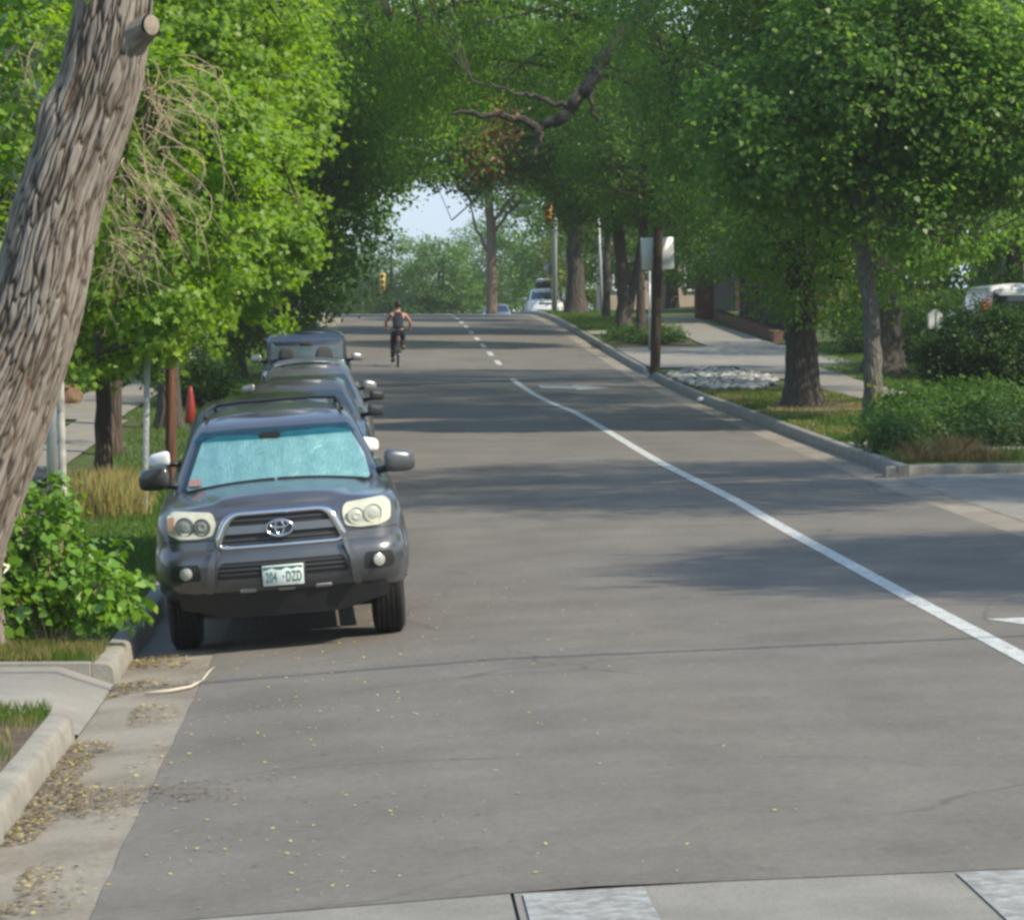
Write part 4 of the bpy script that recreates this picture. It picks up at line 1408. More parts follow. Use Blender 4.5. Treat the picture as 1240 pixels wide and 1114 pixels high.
# ================================================================== FOREGROUND TREE
def furrowed_trunk():
    root = empty('cottonwood_tree', (-3.02, 24.3, vergeL(-3, 24.3)), 'huge leaning cottonwood trunk with deeply furrowed bark at the left edge', 'tree')
    bx, by, bz = root.location
    px = [-3.30, -3.14, -2.86, -2.50, -2.27, -1.99, -1.86, -1.70]      # axis x by height
    pz = [-.3, .66, 1.42, 2.40, 3.30, 4.18, 4.80, 5.6]
    pr = [.60, .45, .405, .36, .325, .305, .275, .25]
    NS, NT = 340, 620
    U = np.linspace(0, 1, NT)
    zs = pz[0] + (pz[-1] - pz[0]) * U
    V = []
    UV = []
    RG = []
    for z in zs:
        ax = herm(pz, px, z); rr = herm(pz, pr, z)
        for k in range(NS + 1):
            t = 2 * math.pi * (k % NS) / NS
            cx, cy = math.cos(t), math.sin(t)
            # meandering vertical ridges that fork and join
            q = Vector((cx * 1.3, cy * 1.3, z * .9))
            wob = noise.noise(q * 1.6) * .9
            p1 = Vector((cx * rr * 24 + wob + .55 * noise.noise(q * 5.3), cy * rr * 24 + wob, z * 2.3 + .75 * noise.noise(q * 3.1) + .3 * noise.noise(q * 9) + 9))
            d = noise.voronoi(p1)[0]
            ridge = min(1, (d[1] - d[0]) * 3.0)
            p2 = Vector((cx * rr * 30, cy * rr * 30, z * 5))
            rough_ = noise.noise(p2) * .5 + noise.noise(p2 * 2.3) * .3
            lump = noise.noise(Vector((cx * 1.2, cy * 1.2, z * 1.1))) * .035
            r = rr + lump + .028 * (ridge ** .6 - .6) + .009 * rough_
            RG.append(ridge * (.75 + .4 * rough_))
            # old wound scar and burl at the upper left
            r += .075 * math.exp(-(((z - 3.95) / .17) ** 2 + ((t - math.pi * 1.12) / .35) ** 2))
            if z < .5: r *= 1 + .18 * (.5 - z) * (1 + .5 * math.sin(5 * t))
            V.append((ax + r * cx - bx, by + r * cy - by, z - bz))
            UV.append((k / NS * 2 * math.pi * .4, z))
    n1 = NS + 1
    i = np.arange(NT - 1)[:, None] * n1; k = np.arange(NS)[None, :]
    F_ = np.stack([i + k, i + k + 1, i + k + n1 + 1, i + k + n1], -1).reshape(-1, 4)
    m, nt, b = newmat('deep_bark')
    uv = N(nt, 'ShaderNodeUVMap')
    mp = N(nt, 'ShaderNodeMapping'); mp.inputs['Scale'].default_value = (9, 1.4, 1); nt.links.new(uv.outputs[0], mp.inputs[0])
    n_ = N(nt, 'ShaderNodeTexNoise', Scale=2.0, Detail=8.0, Roughness=.7); nt.links.new(mp.outputs[0], n_.inputs['Vector'])
    g = N(nt, 'ShaderNodeNewGeometry')
    c = ramp(nt, n_.outputs[0], [(.28, (.115, .095, .078)), (.5, (.185, .162, .138)), (.72, (.275, .25, .218))])
    at = N(nt, 'ShaderNodeAttribute', attribute_name='ridge')
    pt = ramp(nt, at.outputs['Fac'], [(.05, (.26, .20, .16)), (.30, (.72, .68, .64)), (.62, (1.2, 1.2, 1.2))])
    c = mixc(nt, 1.0, c, pt, 'MULTIPLY')
    b2 = N(nt, 'ShaderNodeTexNoise', Scale=.55, Detail=4.0); nt.links.new(mp.outputs[0], b2.inputs['Vector'])
    c = mixc(nt, ramp(nt, b2.outputs[0], [(.64, (0, 0, 0)), (.72, (.6, .6, .6))]), c, (.19, .11, .07))
    nt.links.new(c, b.inputs['Base Color']); b.inputs['Roughness'].default_value = .92
    bp = N(nt, 'ShaderNodeBump', Strength=.5, Distance=.012); nt.links.new(n_.outputs[0], bp.inputs['Height']); nt.links.new(bp.outputs[0], b.inputs['Normal'])
    to = npmesh('trunk', V, 4, m, root, F_, True, UV)
    to.data.attributes.new('ridge', 'FLOAT', 'POINT').data.foreach_set('value', np.array(RG, dtype=np.float32))
    # sawn limb stub with a pale cut face
    Vs, Fs, Us = ptubes([(np.array([(-1.78 - bx, 24.2 - by, 4.44 - bz), (-1.70 - bx, 24.13 - by, 4.50 - bz), (-1.62 - bx, 24.06 - by, 4.54 - bz), (-1.585 - bx, 24.02 - by, 4.555 - bz)]), [.17, .12, .095, .082])], 20)
    Vs = Vs + np.array([noise.noise(Vector(p) * 14) for p in Vs])[:, None] * .012
    st = npmesh('cut_limb', Vs, 4, m, root, Fs, True, Us)
    st.data.attributes.new('ridge', 'FLOAT', 'POINT').data.foreach_set('value', np.array([.45 + .5 * noise.noise(Vector(p) * 22) for p in Vs], dtype=np.float32))
    bm = bmesh.new()
    lathe(bm, [(0, .076), (.004, .07), (.004, .003)], 'y', 20)
    bm.transform(Matrix.Translation((-1.581 - bx, 24.016 - by, 4.556 - bz)) @ Matrix.Rotation(math.pi, 4, 'X') @ Matrix.Rotation(R(-45), 4, 'Z'))
    bmobj('cut_face', bm, plain('sawn_wood', (.24, .20, .155), .8, var=.25, scale=20.), st)
    # dead hanging twigs
    rng = np.random.default_rng(5)
    paths = []
    for j in range(120):
        if j < 74: zz = rng.uniform(3.0, 4.4); s0 = np.array([np.interp(zz, pz, px) + np.interp(zz, pz, pr) + rng.uniform(-.05, .30), rng.uniform(24.3, 24.7), zz]); dx = rng.uniform(-.05, .55)
        else: zz = rng.uniform(3.2, 4.9); s0 = np.array([np.interp(zz, pz, px) - np.interp(zz, pz, pr) - rng.uniform(-.05, .5), rng.uniform(24.3, 24.7), zz]); dx = rng.uniform(-.5, .1)
        ln = rng.uniform(.25, 1.15)
        u = np.linspace(0, 1, 9)[:, None]
        d = np.array([dx, rng.uniform(-.3, .2), -rng.uniform(.2, .9)]) * ln
        cc = s0 + u * d + np.sin(u * math.pi) * np.array([rng.uniform(-.1, .22), 0, rng.uniform(-.08, .12)]) + np.cumsum(rng.normal(0, .006, (9, 3)), 0)
        paths.append((cc, np.linspace(.0045, .0015, 9)))
        for q in range(2):
            i0 = rng.integers(2, 7)
            e_ = cc[i0] + np.array([rng.uniform(-.2, .25), rng.uniform(-.1, .1), -rng.uniform(.05, .35)])
            c2_ = cc[i0] + np.linspace(0, 1, 5)[:, None] * (e_ - cc[i0]) + np.cumsum(rng.normal(0, .004, (5, 3)), 0)
            paths.append((c2_, np.linspace(.003, .001, 5)))
    V2, F2, U2 = ptubes(paths, 4)
    V2 -= np.array([bx, by, bz])
    npmesh('dead_twigs', V2, 4, TWIG, root, F2, True, U2)
    # thin leafy shoots of its own to the left of and above the trunk
    C, D = clumps([(-3.1, 24.6, 4.2, .75, .5, .9), (-2.2, 24.4, 5.15, .9, .5, .35)], 110, rng)
    idx = rng.integers(0, len(C), 1500)
    P_ = C[idx] + rng.normal(0, .1, (1500, 3)) - np.array([bx, by, bz])
    npmesh('crown', leaves(P_, .085, rng, HEART, .6), 10, LEAF_GLOSSY, root)


furrowed_trunk()
gx, gy = -2.38, 24.75
make_shrub('sucker_bush', 'bright green round leaved sucker bush at the foot of the furrowed leaning trunk', (gx, gy, vergeL(gx, gy)),
           [(-.2, 0, .85, .42, .42, .48), (0, .0, .5, .55, .45, .4), (.28, -.05, .42, .40, .4, .33), (-.45, -.2, .34, .5, .35, .26), (.12, -.1, .26, .5, .3, .16)],
           3000, .070, LEAF_GLOSSY, 11, HEART, crad=.10, cat='bush', stems=16, per=14, droop=.5, stemmat=TWIG)

# ================================================================== TREES
def T(name, label, X, Y, **k):
    return make_tree(name, label, 'tree', (X, Y, gz(X, Y) - .05), k.pop('trunk'), k.pop('limbs', []), k.pop('ells'), k.pop('n'), k.pop('ls'), k.pop('lm'), k.pop('bm', BARK_DARK), k.pop('seed'), **k)


# bright maple behind the parked cars, left
T('maple_tree', 'bright green maple with low hanging boughs behind the furrowed trunk', -3.60, 44.5, trunk=[(0, 0, 0, .115), (0, 0, 1.6, .10), (.1, 0, 3.4, .085), (.2, 0, 5.2, .06), (.25, 0, 7, .03)],
  ells=[(-.1, 0, 5.0, 2.9, 2.4, 3.0), (-.3, -1.0, 2.7, 2.1, 1.4, 1.5), (1.6, -.5, 3.6, 1.35, 1.3, 1.6), (.9, -.5, 6.3, 1.7, 1.8, 1.8), (-2.3, -.5, 2.4, 1.4, 1.2, 1.5), (1.0, -5.6, 3.6, 1.5, 1.1, 2.0), (-.6, -5.0, 3.0, 1.3, 1.0, 1.6), (.0, -5.8, 1.75, .9, .5, .55)], n=105000, ls=.088, lm=LEAF_MAPLE, bm=BARK_BROWN, seed=21, shape=MAPLE, crad=.25, per=62, shell=.6)
T('maple_tree', 'second maple trunk close beside the bright maple, ivy leaves at its foot', -3.95, 50.5, trunk=[(0, 0, 0, .15), (.05, 0, 1.8, .12), (-.1, 0, 4, .1), (-.2, 0, 6.5, .05)],
  ells=[(-.8, .5, 6, 2.6, 2.2, 2.4), (1.6, .5, 5.5, 1.8, 2, 2.2)], n=24000, ls=.10, lm=LEAF_MAPLE, bm=BARK_BROWN, seed=22, shape=MAPLE, crad=.4)
T('broadleaf_tree', 'leafy tree filling the upper left corner beyond the leaning trunk', -6.4, 38.5, trunk=[(0, 0, 0, .16), (0, 0, 2.5, .13), (.2, 0, 5, .08), (.2, 0, 7, .04)],
  ells=[(.6, 0, 5.2, 2.4, 2.2, 2.5), (1.2, -.3, 3.2, 1.3, 1.2, 1.1)], n=24000, ls=.10, lm=LEAF_MAPLE, seed=23, shape=HEART, crad=.36)
T('shade_tree', 'dark trunk behind the reddish pole, left of the roof rails', -3.55, 58.0, trunk=[(0, 0, 0, .21), (0, 0, 2.5, .18), (.1, 0, 5, .14), (0, 0, 9, .06)],
  ells=[(-.5, 0, 7.5, 4, 3.8, 3.6), (-2.5, -1, 5.6, 2.5, 2.5, 2.2)], n=26000, ls=.13, lm=LEAF_DARK, seed=24, crad=.5)
T('shade_tree', 'tall dark tree on the left verge whose low boughs hang over the navy off-roader', -3.3, 80, trunk=[(0, 0, 0, .26), (0, 0, 2.5, .22), (.2, 0, 5, .17), (.4, 0, 10, .06)],
  ells=[(.5, 0, 4.9, 3.3, 3.6, 3.7), (1.6, -1, 6.5, 2.6, 3, 3.2), (-2, -1, 4, 3.0, 2.5, 3.0), (.2, -1.5, 1.9, 2.3, 1.2, 1.35), (.9, -1.5, 2.3, 1.9, 1.3, 1.4)], n=70000, ls=.14, lm=LEAF_DARK, seed=25, crad=.5)
T('shade_tree', 'green tree arching over the street behind the cyclist, on the left verge', -3.4, 103, trunk=[(0, 0, 0, .28), (0, 0, 3, .24), (.4, 0, 6, .18), (1, 0, 11, .07)],
  ells=[(1.0, 0, 8.8, 5.0, 4.2, 4.0), (4.4, 1, 7.5, 3.2, 3.4, 2.9), (-.6, -1, 4.6, 3.2, 3, 3.2)], n=64000, ls=.16, lm=LEAF_LOCUST, seed=26, crad=.6)
T('shade_tree', 'far left verge tree just before the crest of the road', -3.2, 126, trunk=[(0, 0, 0, .28), (0, 0, 3, .24), (.4, 0, 6, .18), (1, 0, 10, .07)],
  ells=[(1.2, 0, 6.8, 4.0, 4.2, 4.3), (-1.5, -1, 4.2, 3.4, 3, 3.4)], n=26000, ls=.17, lm=LEAF_LOCUST, seed=27, crad=.6)
# right side
T('ash_tree', 'thick dark trunked tree on mulch beside the right hand lawn', 8.15, 62.2, trunk=[(0, 0, 0, .36), (-.02, 0, .5, .32), (-.05, 0, 1.8, .30), (-.1, 0, 3.5, .27), (-.4, .2, 6.5, .2), (-.8, .3, 10, .08)],
  ells=[(1.1, 0, 5.4, 3.4, 3.8, 3.7), (-1.2, 1.5, 7.6, 2.6, 3.2, 3.6), (.3, 0, 9.5, 3.8, 4, 3.2), (-.6, -1.5, 4.3, 1.6, 1.5, 2.1), (-.2, -1.2, 2.7, 1.5, 1.2, 1.2)], n=80000, ls=.11, lm=LEAF_ASH, seed=31, crad=.5, bm=BARK_DARK)
T('poplar_tree', 'slender tree with pale blotched bark standing just right of the thick dark trunk', 8.62, 56.5, trunk=[(0, 0, 0, .17), (.0, 0, .9, .155), (-.03, 0, 1.8, .145), (-.22, 0, 3.2, .12), (-.45, 0, 4.6, .10), (-.7, 0, 7, .05)],
  ells=[(.3, 0, 6.3, 2.1, 1.9, 2.2), (1.9, .2, 5.4, 1.9, 1.9, 1.9), (-1.6, .2, 4.9, 1.5, 1.5, 1.5), (.6, -.5, 3.5, 1.3, .8, .9)], n=44000, ls=.10, lm=LEAF_ASH, seed=32, crad=.4, bm=BARK_PALE, shape=HEART, sides=20)
T('honey_locust_tree', 'massive grey trunk behind the slender blotched tree, its limb arching over the street', 12.3, 79.0, trunk=[(0, 0, -.1, .50), (0, 0, .8, .44), (-.05, 0, 2.2, .41), (-.1, 0, 4.5, .38), (-.6, -.4, 7, .3), (-1.0, -.5, 11, .14)],
  limbs=[[(-.5, -.4, 6.4, .26), (-3.5, -5, 8.7, .22), (-5.4, -8.5, 8.9, .19), (-6.4, -10, 8.0, .17), (-7.4, -10, 6.9, .15), (-7.65, -10, 6.4, .145), (-8.0, -10, 5.9, .135), (-8.4, -10, 5.5, .12), (-8.7, -10, 5.38, .10), (-9.05, -10, 5.4, .085), (-9.7, -10, 5.6, .07), (-10.6, -10, 5.6, .03)],
         [(-7.7, -10, 6.3, .06), (-7.75, -10.1, 5.8, .045), (-7.6, -10, 5.4, .03)], [(-8.75, -10, 5.4, .06), (-8.8, -10.1, 4.95, .045), (-9.0, -10.1, 4.6, .02)], [(-8.2, -10, 5.75, .06), (-8.9, -10, 5.95, .05), (-9.3, -10, 6.05, .03), (-10.2, -10, 6.3, .02)],
         [(-5.4, -8.5, 8.9, .10), (-7, -7, 9.2, .07), (-10, -6.0, 8.4, .045), (-12.2, -6, 7.6, .02)]],
  ells=[(-9.6, -5, 9.7, 5.6, 4.4, 3.6), (-5.2, -2, 10.2, 4, 4, 3.2), (.5, 0, 8, 4.6, 4, 4.2), (-12.4, -3.5, 8.6, 3.2, 3.5, 3.0), (-9.2, -4, 7.3, 3.4, 2.5, 1.7)], n=100000, ls=.105, lm=LEAF_LOCUST, seed=33, crad=.62, bm=BARK_DARK, flat=.35, sides=16, per=60)
loc_ = [o for o in bpy.data.objects if o.name.startswith('honey_locust_tree')][0]
rngb = np.random.default_rng(77)
Pb = np.concatenate([rngb.normal((-9.55, -10.2, 5.2), (.22, .25, .36), (170, 3)), rngb.normal((-10.0, -10.2, 4.7), (.22, .25, .36), (150, 3))])
npmesh('dead_foliage', leaves(Pb, .13, rngb, RH, 1.5), 4, leafmat('withered_leaves', (.10, .05, .025), (.20, .11, .04), (.28, .17, .06), trans=.3), loc_)
T('shade_tree', 'dark twin stemmed tree at the far end of the concrete beside the utility pole', 8.57, 112, trunk=[(0, 0, 0, .26), (-.05, 0, 2, .22), (-.4, 0, 5, .17), (-.8, 0, 9, .06)], limbs=[[(0, 0, .2, .2), (.45, 0, 2, .16), (.9, 0, 5, .12), (1.2, 0, 8, .05)]],
  ells=[(0, 0, 7.0, 4.2, 4.2, 3.9), (-3.6, 0, 7.8, 3.4, 3.6, 3.2), (-6.6, 0, 7.4, 2.9, 3.0, 2.8), (1.5, -1, 4.9, 2.8, 2.6, 1.6)], n=80000, ls=.14, lm=LEAF_DARK, seed=34, crad=.55)
T('shade_tree', 'thin grey trunk directly left of the utility pole', 8.15, 100, trunk=[(0, 0, 0, .16), (0, 0, 2, .13), (.1, 0, 5, .1), (0, 0, 8, .05)],
  ells=[(.3, 0, 6.4, 3.0, 3.0, 2.9)], n=22000, ls=.13, lm=LEAF_DARK, seed=35, crad=.5, bm=BARK_BROWN)
T('shade_tree', 'slim dark trunk between the two furthest roadside trees on the right', 8.9, 125, trunk=[(0, 0, 0, .15), (0, 0, 2, .14), (.1, 0, 5, .1), (0, 0, 8, .05)],
  ells=[(.6, 0, 6.6, 2.6, 3.0, 2.4)], n=14000, ls=.15, lm=LEAF_DARK, seed=36, crad=.5)
T('shade_tree', 'thick forked dark trunk beside the pale street light pole near the crest', 8.25, 133, trunk=[(0, 0, 0, .42), (-.05, 0, 2, .34), (-.1, 0, 4, .3), (.4, 0, 6, .2), (.8, 0, 10, .08)], limbs=[[(-.1, 0, 2.9, .2), (-.8, 0, 4.4, .15), (-1.6, 0, 6.5, .12), (-2.5, 0, 9, .05)]],
  ells=[(.5, 0, 7.8, 4.2, 4.2, 3.4), (-3.6, 1, 10.2, 3.6, 4, 3.2)], n=48000, ls=.16, lm=LEAF_LOCUST, seed=37, crad=.6)
T('shade_tree', 'tree with a thick brown trunk standing beyond the crest, under the sky gap', 6.9, 190, trunk=[(0, 0, -.2, .36), (0, 0, 3, .32), (-.05, 0, 6, .28), (-.3, 0, 9, .2), (-.6, 0, 13, .08)], limbs=[[(0, 0, 4.0, .14), (-.9, 0, 5.8, .08), (-1.3, 0, 7.6, .04)]],
  ells=[(1.6, 0, 11.2, 5.2, 4, 4.6), (-2.6, 0, 12.8, 3.4, 3, 3.0), (3.6, 0, 8, 3, 3, 3.0)], n=34000, ls=.2, lm=LEAF_LOCUST, seed=38, crad=.7, bm=barkmat('warm_bark', (.07, .05, .035), (.17, .12, .08), (.24, .18, .12)))
# bright trees beyond the crest
k = 0
for X, Y, hh, rr, lm, lb in ((1.4, 232, 8.3, 3.0, LEAF_FAR, 'pale green tree beyond the crest, directly right of the cyclist'), (4.9, 226, 7.2, 2.5, LEAF_FAR, 'small bright tree beyond the crest under the sky gap'),
                             (-3.4, 240, 6.5, 3.2, LEAF_FAR, 'round green tree beyond the crest left of the yellow signal'), (11.6, 214, 11.5, 4.2, LEAF_FAR, 'light green tree behind the thick brown far trunk'),
                             (13.5, 178, 10, 3.6, LEAF_YEL, 'yellowish green tree behind the pale street light pole'), (9.0, 250, 9.5, 3.6, LEAF_FAR, 'hazy green tree farthest down the street behind the green pole'),
                             (18.0, 196, 12, 4.5, LEAF_FAR, 'large green tree far behind the white wagon with a roof box'), (-7.0, 240, 12, 4.5, LEAF_FAR, 'tall green tree far beyond the left verge'), (4.0, 300, 9.0, 5.2, LEAF_FAR, 'low distant tree closing the end of the street'), (-3.0, 310, 9.5, 5.2, LEAF_FAR, 'wide distant tree closing the left end of the street'), (13.0, 300, 13, 6.2, LEAF_FAR, 'broad distant tree closing the right end of the street')):
    k += 1
    T('broadleaf_tree', lb, X, Y, trunk=[(0, 0, -.3, .22), (0, 0, hh * .4, .16), (0, 0, hh * .8, .06)],
      ells=[(0, 0, hh * .60, rr, rr, hh * .38), (rr * .4, 0, hh * .3, rr * .85, rr * .8, hh * .28), (-rr * .5, 0, hh * .28, rr * .8, rr * .8, hh * .26)], n=15000, ls=.22, lm=lm, seed=50 + k, crad=.6, bm=BARK_BROWN, twigs=False)
# deep backdrop trees in the yards on both sides
bk = [(14.5, 118, 9, 4.6, 'dark tree behind the brick gate pier'), (18, 92, 9.5, 4.6, 'dark yard tree behind the massive grey trunk'), (22.5, 118, 11, 5.5, 'dark yard tree rising behind the white van'),
      (20.5, 76, 9, 3.9, 'dark yard tree above the clipped hedge'), (13.5, 148, 9, 4.5, 'dark tree at the far end of the right yards'), (20, 150, 12, 5.5, 'tall dark tree beyond the brick house'),
      (-9.2, 66, 8, 3.6, 'yard tree beyond the left sidewalk'), (-10.5, 90, 10, 4.8, 'large yard tree far beyond the left sidewalk'), (-8.2, 112, 10, 4.6, 'tree behind the left verge row'), (-9, 150, 11, 5, 'tree closing off the left side near the crest')]
for j, (X, Y, hh, rr, lb) in enumerate(bk):
    T('broadleaf_tree', lb, X, Y, trunk=[(0, 0, -.3, .3), (0, 0, hh * .4, .22), (0, 0, hh * .8, .08)],
      ells=[(0, 0, hh * .62, rr, rr, hh * .36), (rr * .4, -1, hh * .35, rr * .8, rr * .8, hh * .26), (-rr * .4, -.5, hh * .36, rr * .85, rr * .8, hh * .25)], n=24000, ls=.17, lm=LEAF_DARK, seed=80 + j, crad=.6, twigs=False)
# trees just outside the frame on the right, whose shade crosses the street
for j, (X, Y, zc, rx, ry, rz, lb) in enumerate([(15.1, 25.2, 8.0, 3.5, 4.0, 2.8, 'street tree beyond the right edge casting shade on the lane line'),
                                                (12.8, 38.6, 8.2, 4.6, 5.6, 3.6, 'street tree beyond the right edge above the front shrubs'),
 (14.6, 68, 11.0, 5.2, 5.6, 3.8, 'tall yard tree whose crown fills the upper right corner')]):
    T('broadleaf_tree', lb, X, Y, trunk=[(0, 0, 0, .3), (0, 0, 3, .26), (-.3, 0, 6, .18), (0, 0, 10, .08)], ells=[(0, 0, zc, rx, ry, rz)], n=34000, ls=.13, lm=LEAF_DARK, seed=95 + j, crad=.6)

# ================================================================== SHRUBS AND GRASS
def S(name, lb, X, Y, ells, n, ls, lm, seed, **k): return make_shrub(name, lb, (X, Y, gz(X, Y)), ells, n, ls, lm, seed, **k)


S('yew_bush', 'large dark rounded bush at the right edge below the white van', 12.4, 65, [(0, 0, .95, 1.5, 1.4, .9), (1.3, .3, 1.0, 1.5, 1.4, .95), (-.7, -.2, .65, .9, 1.0, .62)], 60000, .075, LEAF_YEW, 101, crad=.15, cat='bush')
S('juniper_bush', 'low spreading blue green bush at the right edge above the alley kerb', 9.9, 48.3, [(0, 0, .28, 1.4, 1.3, .34), (1.2, .2, .36, 1.5, 1.2, .4), (-1.0, -.1, .22, .8, 1, .28)], 20000, .055, LEAF_YEW, 102, crad=.14, cat='bush')
S('leafy_shrub', 'leafy green shrub in front of the slender blotched trunk', 8.45, 50.2, [(0, 0, .34, .85, .8, .34), (.7, .2, .36, .8, .7, .36), (-.45, -.1, .25, .5, .6, .27)], 9000, .085, LEAF_SHRUB, 103, crad=.16)
S('leafy_shrub', 'taller leafy shrub between the dark rounded bush and the front shrub', 10.0, 54.0, [(0, 0, .36, 1.0, .9, .34), (-.9, 0, .3, .7, .7, .28)], 9000, .09, LEAF_SHRUB, 104, crad=.18)
S('yellow_green_sapling', 'small yellow green sapling sprouting at the foot of the slender trunk', 8.45, 55.2, [(0, 0, .35, .16, .16, .4)], 160, .11, LEAF_YEL, 105, crad=.08, cat='plant')
S('clipped_hedge', 'dark clipped bush left of the white lantern post', 13.6, 84, [(0, 0, .9, 1.4, 1.2, .9), (1.0, 0, 1.0, 1.2, 1, .9)], 9000, .09, LEAF_SHRUB, 106, crad=.2, cat='bush')
S('clipped_hedge', 'dark hedge behind the thick dark trunk', 14.0, 91, [(-.4, 0, .7, 1.0, 1.2, .8), (1.2, 0, .9, 1.6, 1.2, 1.0)], 9000, .09, LEAF_YEW, 107, crad=.2, cat='hedge')
S('ground_cover', 'low leafy bed at the foot of the twin stemmed tree', 8.3, 101.5, [(0, 0, .15, 1.1, 3.6, .3), (.4, -2, .2, .8, 1.6, .35)], 9000, .09, LEAF_SHRUB, 108, crad=.14, cat='plant bed')
S('leafy_shrub', 'dark shrub behind the reddish pole on the left lawn', -3.5, 66, [(0, 0, .6, .9, .9, .6)], 5000, .09, LEAF_SHRUB, 109, crad=.18)
S('leafy_shrub', 'small shrub in the left yard beside the brown boulder', -6.9, 72, [(0, 0, .8, 1.6, 1.3, .8), (-2, 0, .9, 1.8, 1.3, .9)], 8000, .1, LEAF_SHRUB, 110, crad=.2)
S('clipped_hedge', 'long dark hedge across the back of the left yards', -7.5, 98, [(-3, 0, 1.2, 3, 1.2, 1.2), (0, 0, 1.2, 3, 1.2, 1.2), (3, 0, 1.0, 1.6, 1.2, 1.0)], 14000, .13, LEAF_YEW, 111, crad=.3, cat='hedge')
rng = np.random.default_rng(7)
inbed = lambda x, y: not (20.5 < y < 23.4)
far_l = scatter(26000, -3.6, -1.99, 25.5, 48, vergeL, rng)
grass('grass', 'short green lawn grass along the left verge', far_l, .07, .006, GRASS_MAT, 1)
far_l2 = scatter(26000, -9, -1.99, 48, 100, vergeL, rng, lambda x, y: not (-5.5 < x < -4.1 and y < 60) and not (-6.1 < x < -4.6 and y >= 60))
grass('grass', 'lawn grass in the left yards', far_l2, .08, .012, GRASS_MAT, 2)
near_ = np.concatenate([scatter(5200, -4.2, -1.97, 23.45, 24.6, vergeL, rng), scatter(3000, -3.5, -1.985, 20.0, 20.5, vergeL, rng, lambda x, y: noise.noise(Vector((x * 3, y * 3, 1))) > -.25), scatter(9000, -3.6, -1.985, 14, 20.2, vergeL, rng, lambda x, y: noise.noise(Vector((x * 2.2, y * 2.2, 1))) > -.02)])
grass('grass', 'scruffy green verge grass beside the nearest kerb', near_, .085, .0035, GRASS_MAT, 3)
near2 = np.concatenate([scatter(9000, -4.2, -1.96, 23.46, 24.6, vergeL, rng, lambda x, y: noise.noise(Vector((x * 3, y * 3, 5))) > -.15), scatter(4200, -3.6, -1.97, 14, 20.5, vergeL, rng, lambda x, y: noise.noise(Vector((x * 3, y * 3, 5))) > .05)])
grass('dry_grass', 'dry yellowish grass mixed into the near verge', near2, .09, .003, GRASS_DRY, 4)
rl = scatter(46000, 7.15, 9.74, 49.5, 71.5, vergeR, rng, lambda x, y: ((x - 8.5) / 1.0) ** 2 + ((y - 62.4) / 2.4) ** 2 > .9 and not 60.5 < y < 61)
grass('grass', 'green lawn strip between the right kerb and the sidewalk', rl[::2], .06, .008, GRASS_MAT, 5)
rl = np.concatenate([scatter(20000, 11.25, 15, 55, 84, vergeR, rng), scatter(9000, 7.15, 9.8, 111, 136, vergeR, rng), scatter(7000, 12.1, 16, 84, 98, vergeR, rng)])
grass('grass', 'lawn grass in the right hand yards', rl, .08, .014, GRASS_MAT, 6)
rd = scatter(16000, 7.15, 9.7, 49.5, 72, vergeR, rng, lambda x, y: noise.noise(Vector((x * .8, y * .5, 9))) > -.05)
grass('dry_grass', 'dry blades in the right hand lawn strip', rd, .075, .009, GRASS_DRY, 8)
# tan ornamental grass clump, left
P_ = []
for q in range(26):
    cx, cy = rng.uniform(-3.55, -2.75), rng.uniform(38.3, 40.6)
    P_ += [(cx + rng.normal(0, .08), cy + rng.normal(0, .08), vergeL(cx, cy)) for _ in range(130)]
root = empty('ornamental_grass', (-3.1, 39.4, vergeL(-3.1, 39.4)), 'tall tan feathery ornamental grass between the bright maple and the sign post', 'ornamental grass')
P_ = np.array(P_) - np.array(root.location)
grass('blades', None, P_, .44 + .08 * np.sin(P_[:, 0] * 9) * np.cos(P_[:, 1] * 5), .005, GRASS_TAN, 9, lean=.34, parent=root)
grass('green_blades', None, P_[::3], .42, .005, GRASS_MAT, 10, lean=.3, parent=root)
# reddish grass clump at the alley corner, right
P_, Hh = [], []
for q in range(46):
    cx, cy = rng.normal(7.95, .38), 44.4 + abs(rng.normal(0, .55))
    if cx < 7.2: continue
    hq = rng.uniform(.10, .34) * math.exp(-((cx - 7.9) / .75) ** 2)
    k_ = int(rng.integers(20, 80))
    P_ += [(cx + rng.normal(0, .09), max(44.32, cy + rng.normal(0, .09)), vergeR(cx, cy)) for _ in range(k_)]
    Hh += [hq] * k_
root = empty('ornamental_grass', (7.8, 45, vergeR(7.8, 45)), 'reddish and straw coloured grass clump at the alley corner', 'ornamental grass')
P_ = np.array(P_) - np.array(root.location); Hh = np.array(Hh)
grass('blades', None, P_, Hh, .005, GRASS_RED, 11, lean=.8, parent=root)
grass('straw_blades', None, P_[::2], Hh[::2] * 1.15, .0045, GRASS_DRY, 12, lean=.7, parent=root)
wd_ = scatter(5000, 7.15, 13, 44.3, 46.5, vergeR, rng)
grass('weeds', 'low mixed weeds behind the alley kerb', wd_, .10, .007, GRASS_MAT, 13)
S('leafy_shrub', 'low green plant at the kerb corner left of the reddish grass', 7.45, 47.2, [(0, 0, .22, .45, .9, .3), (.4, .8, .3, .5, .7, .35)], 3600, .075, LEAF_SHRUB, 112, crad=.14)


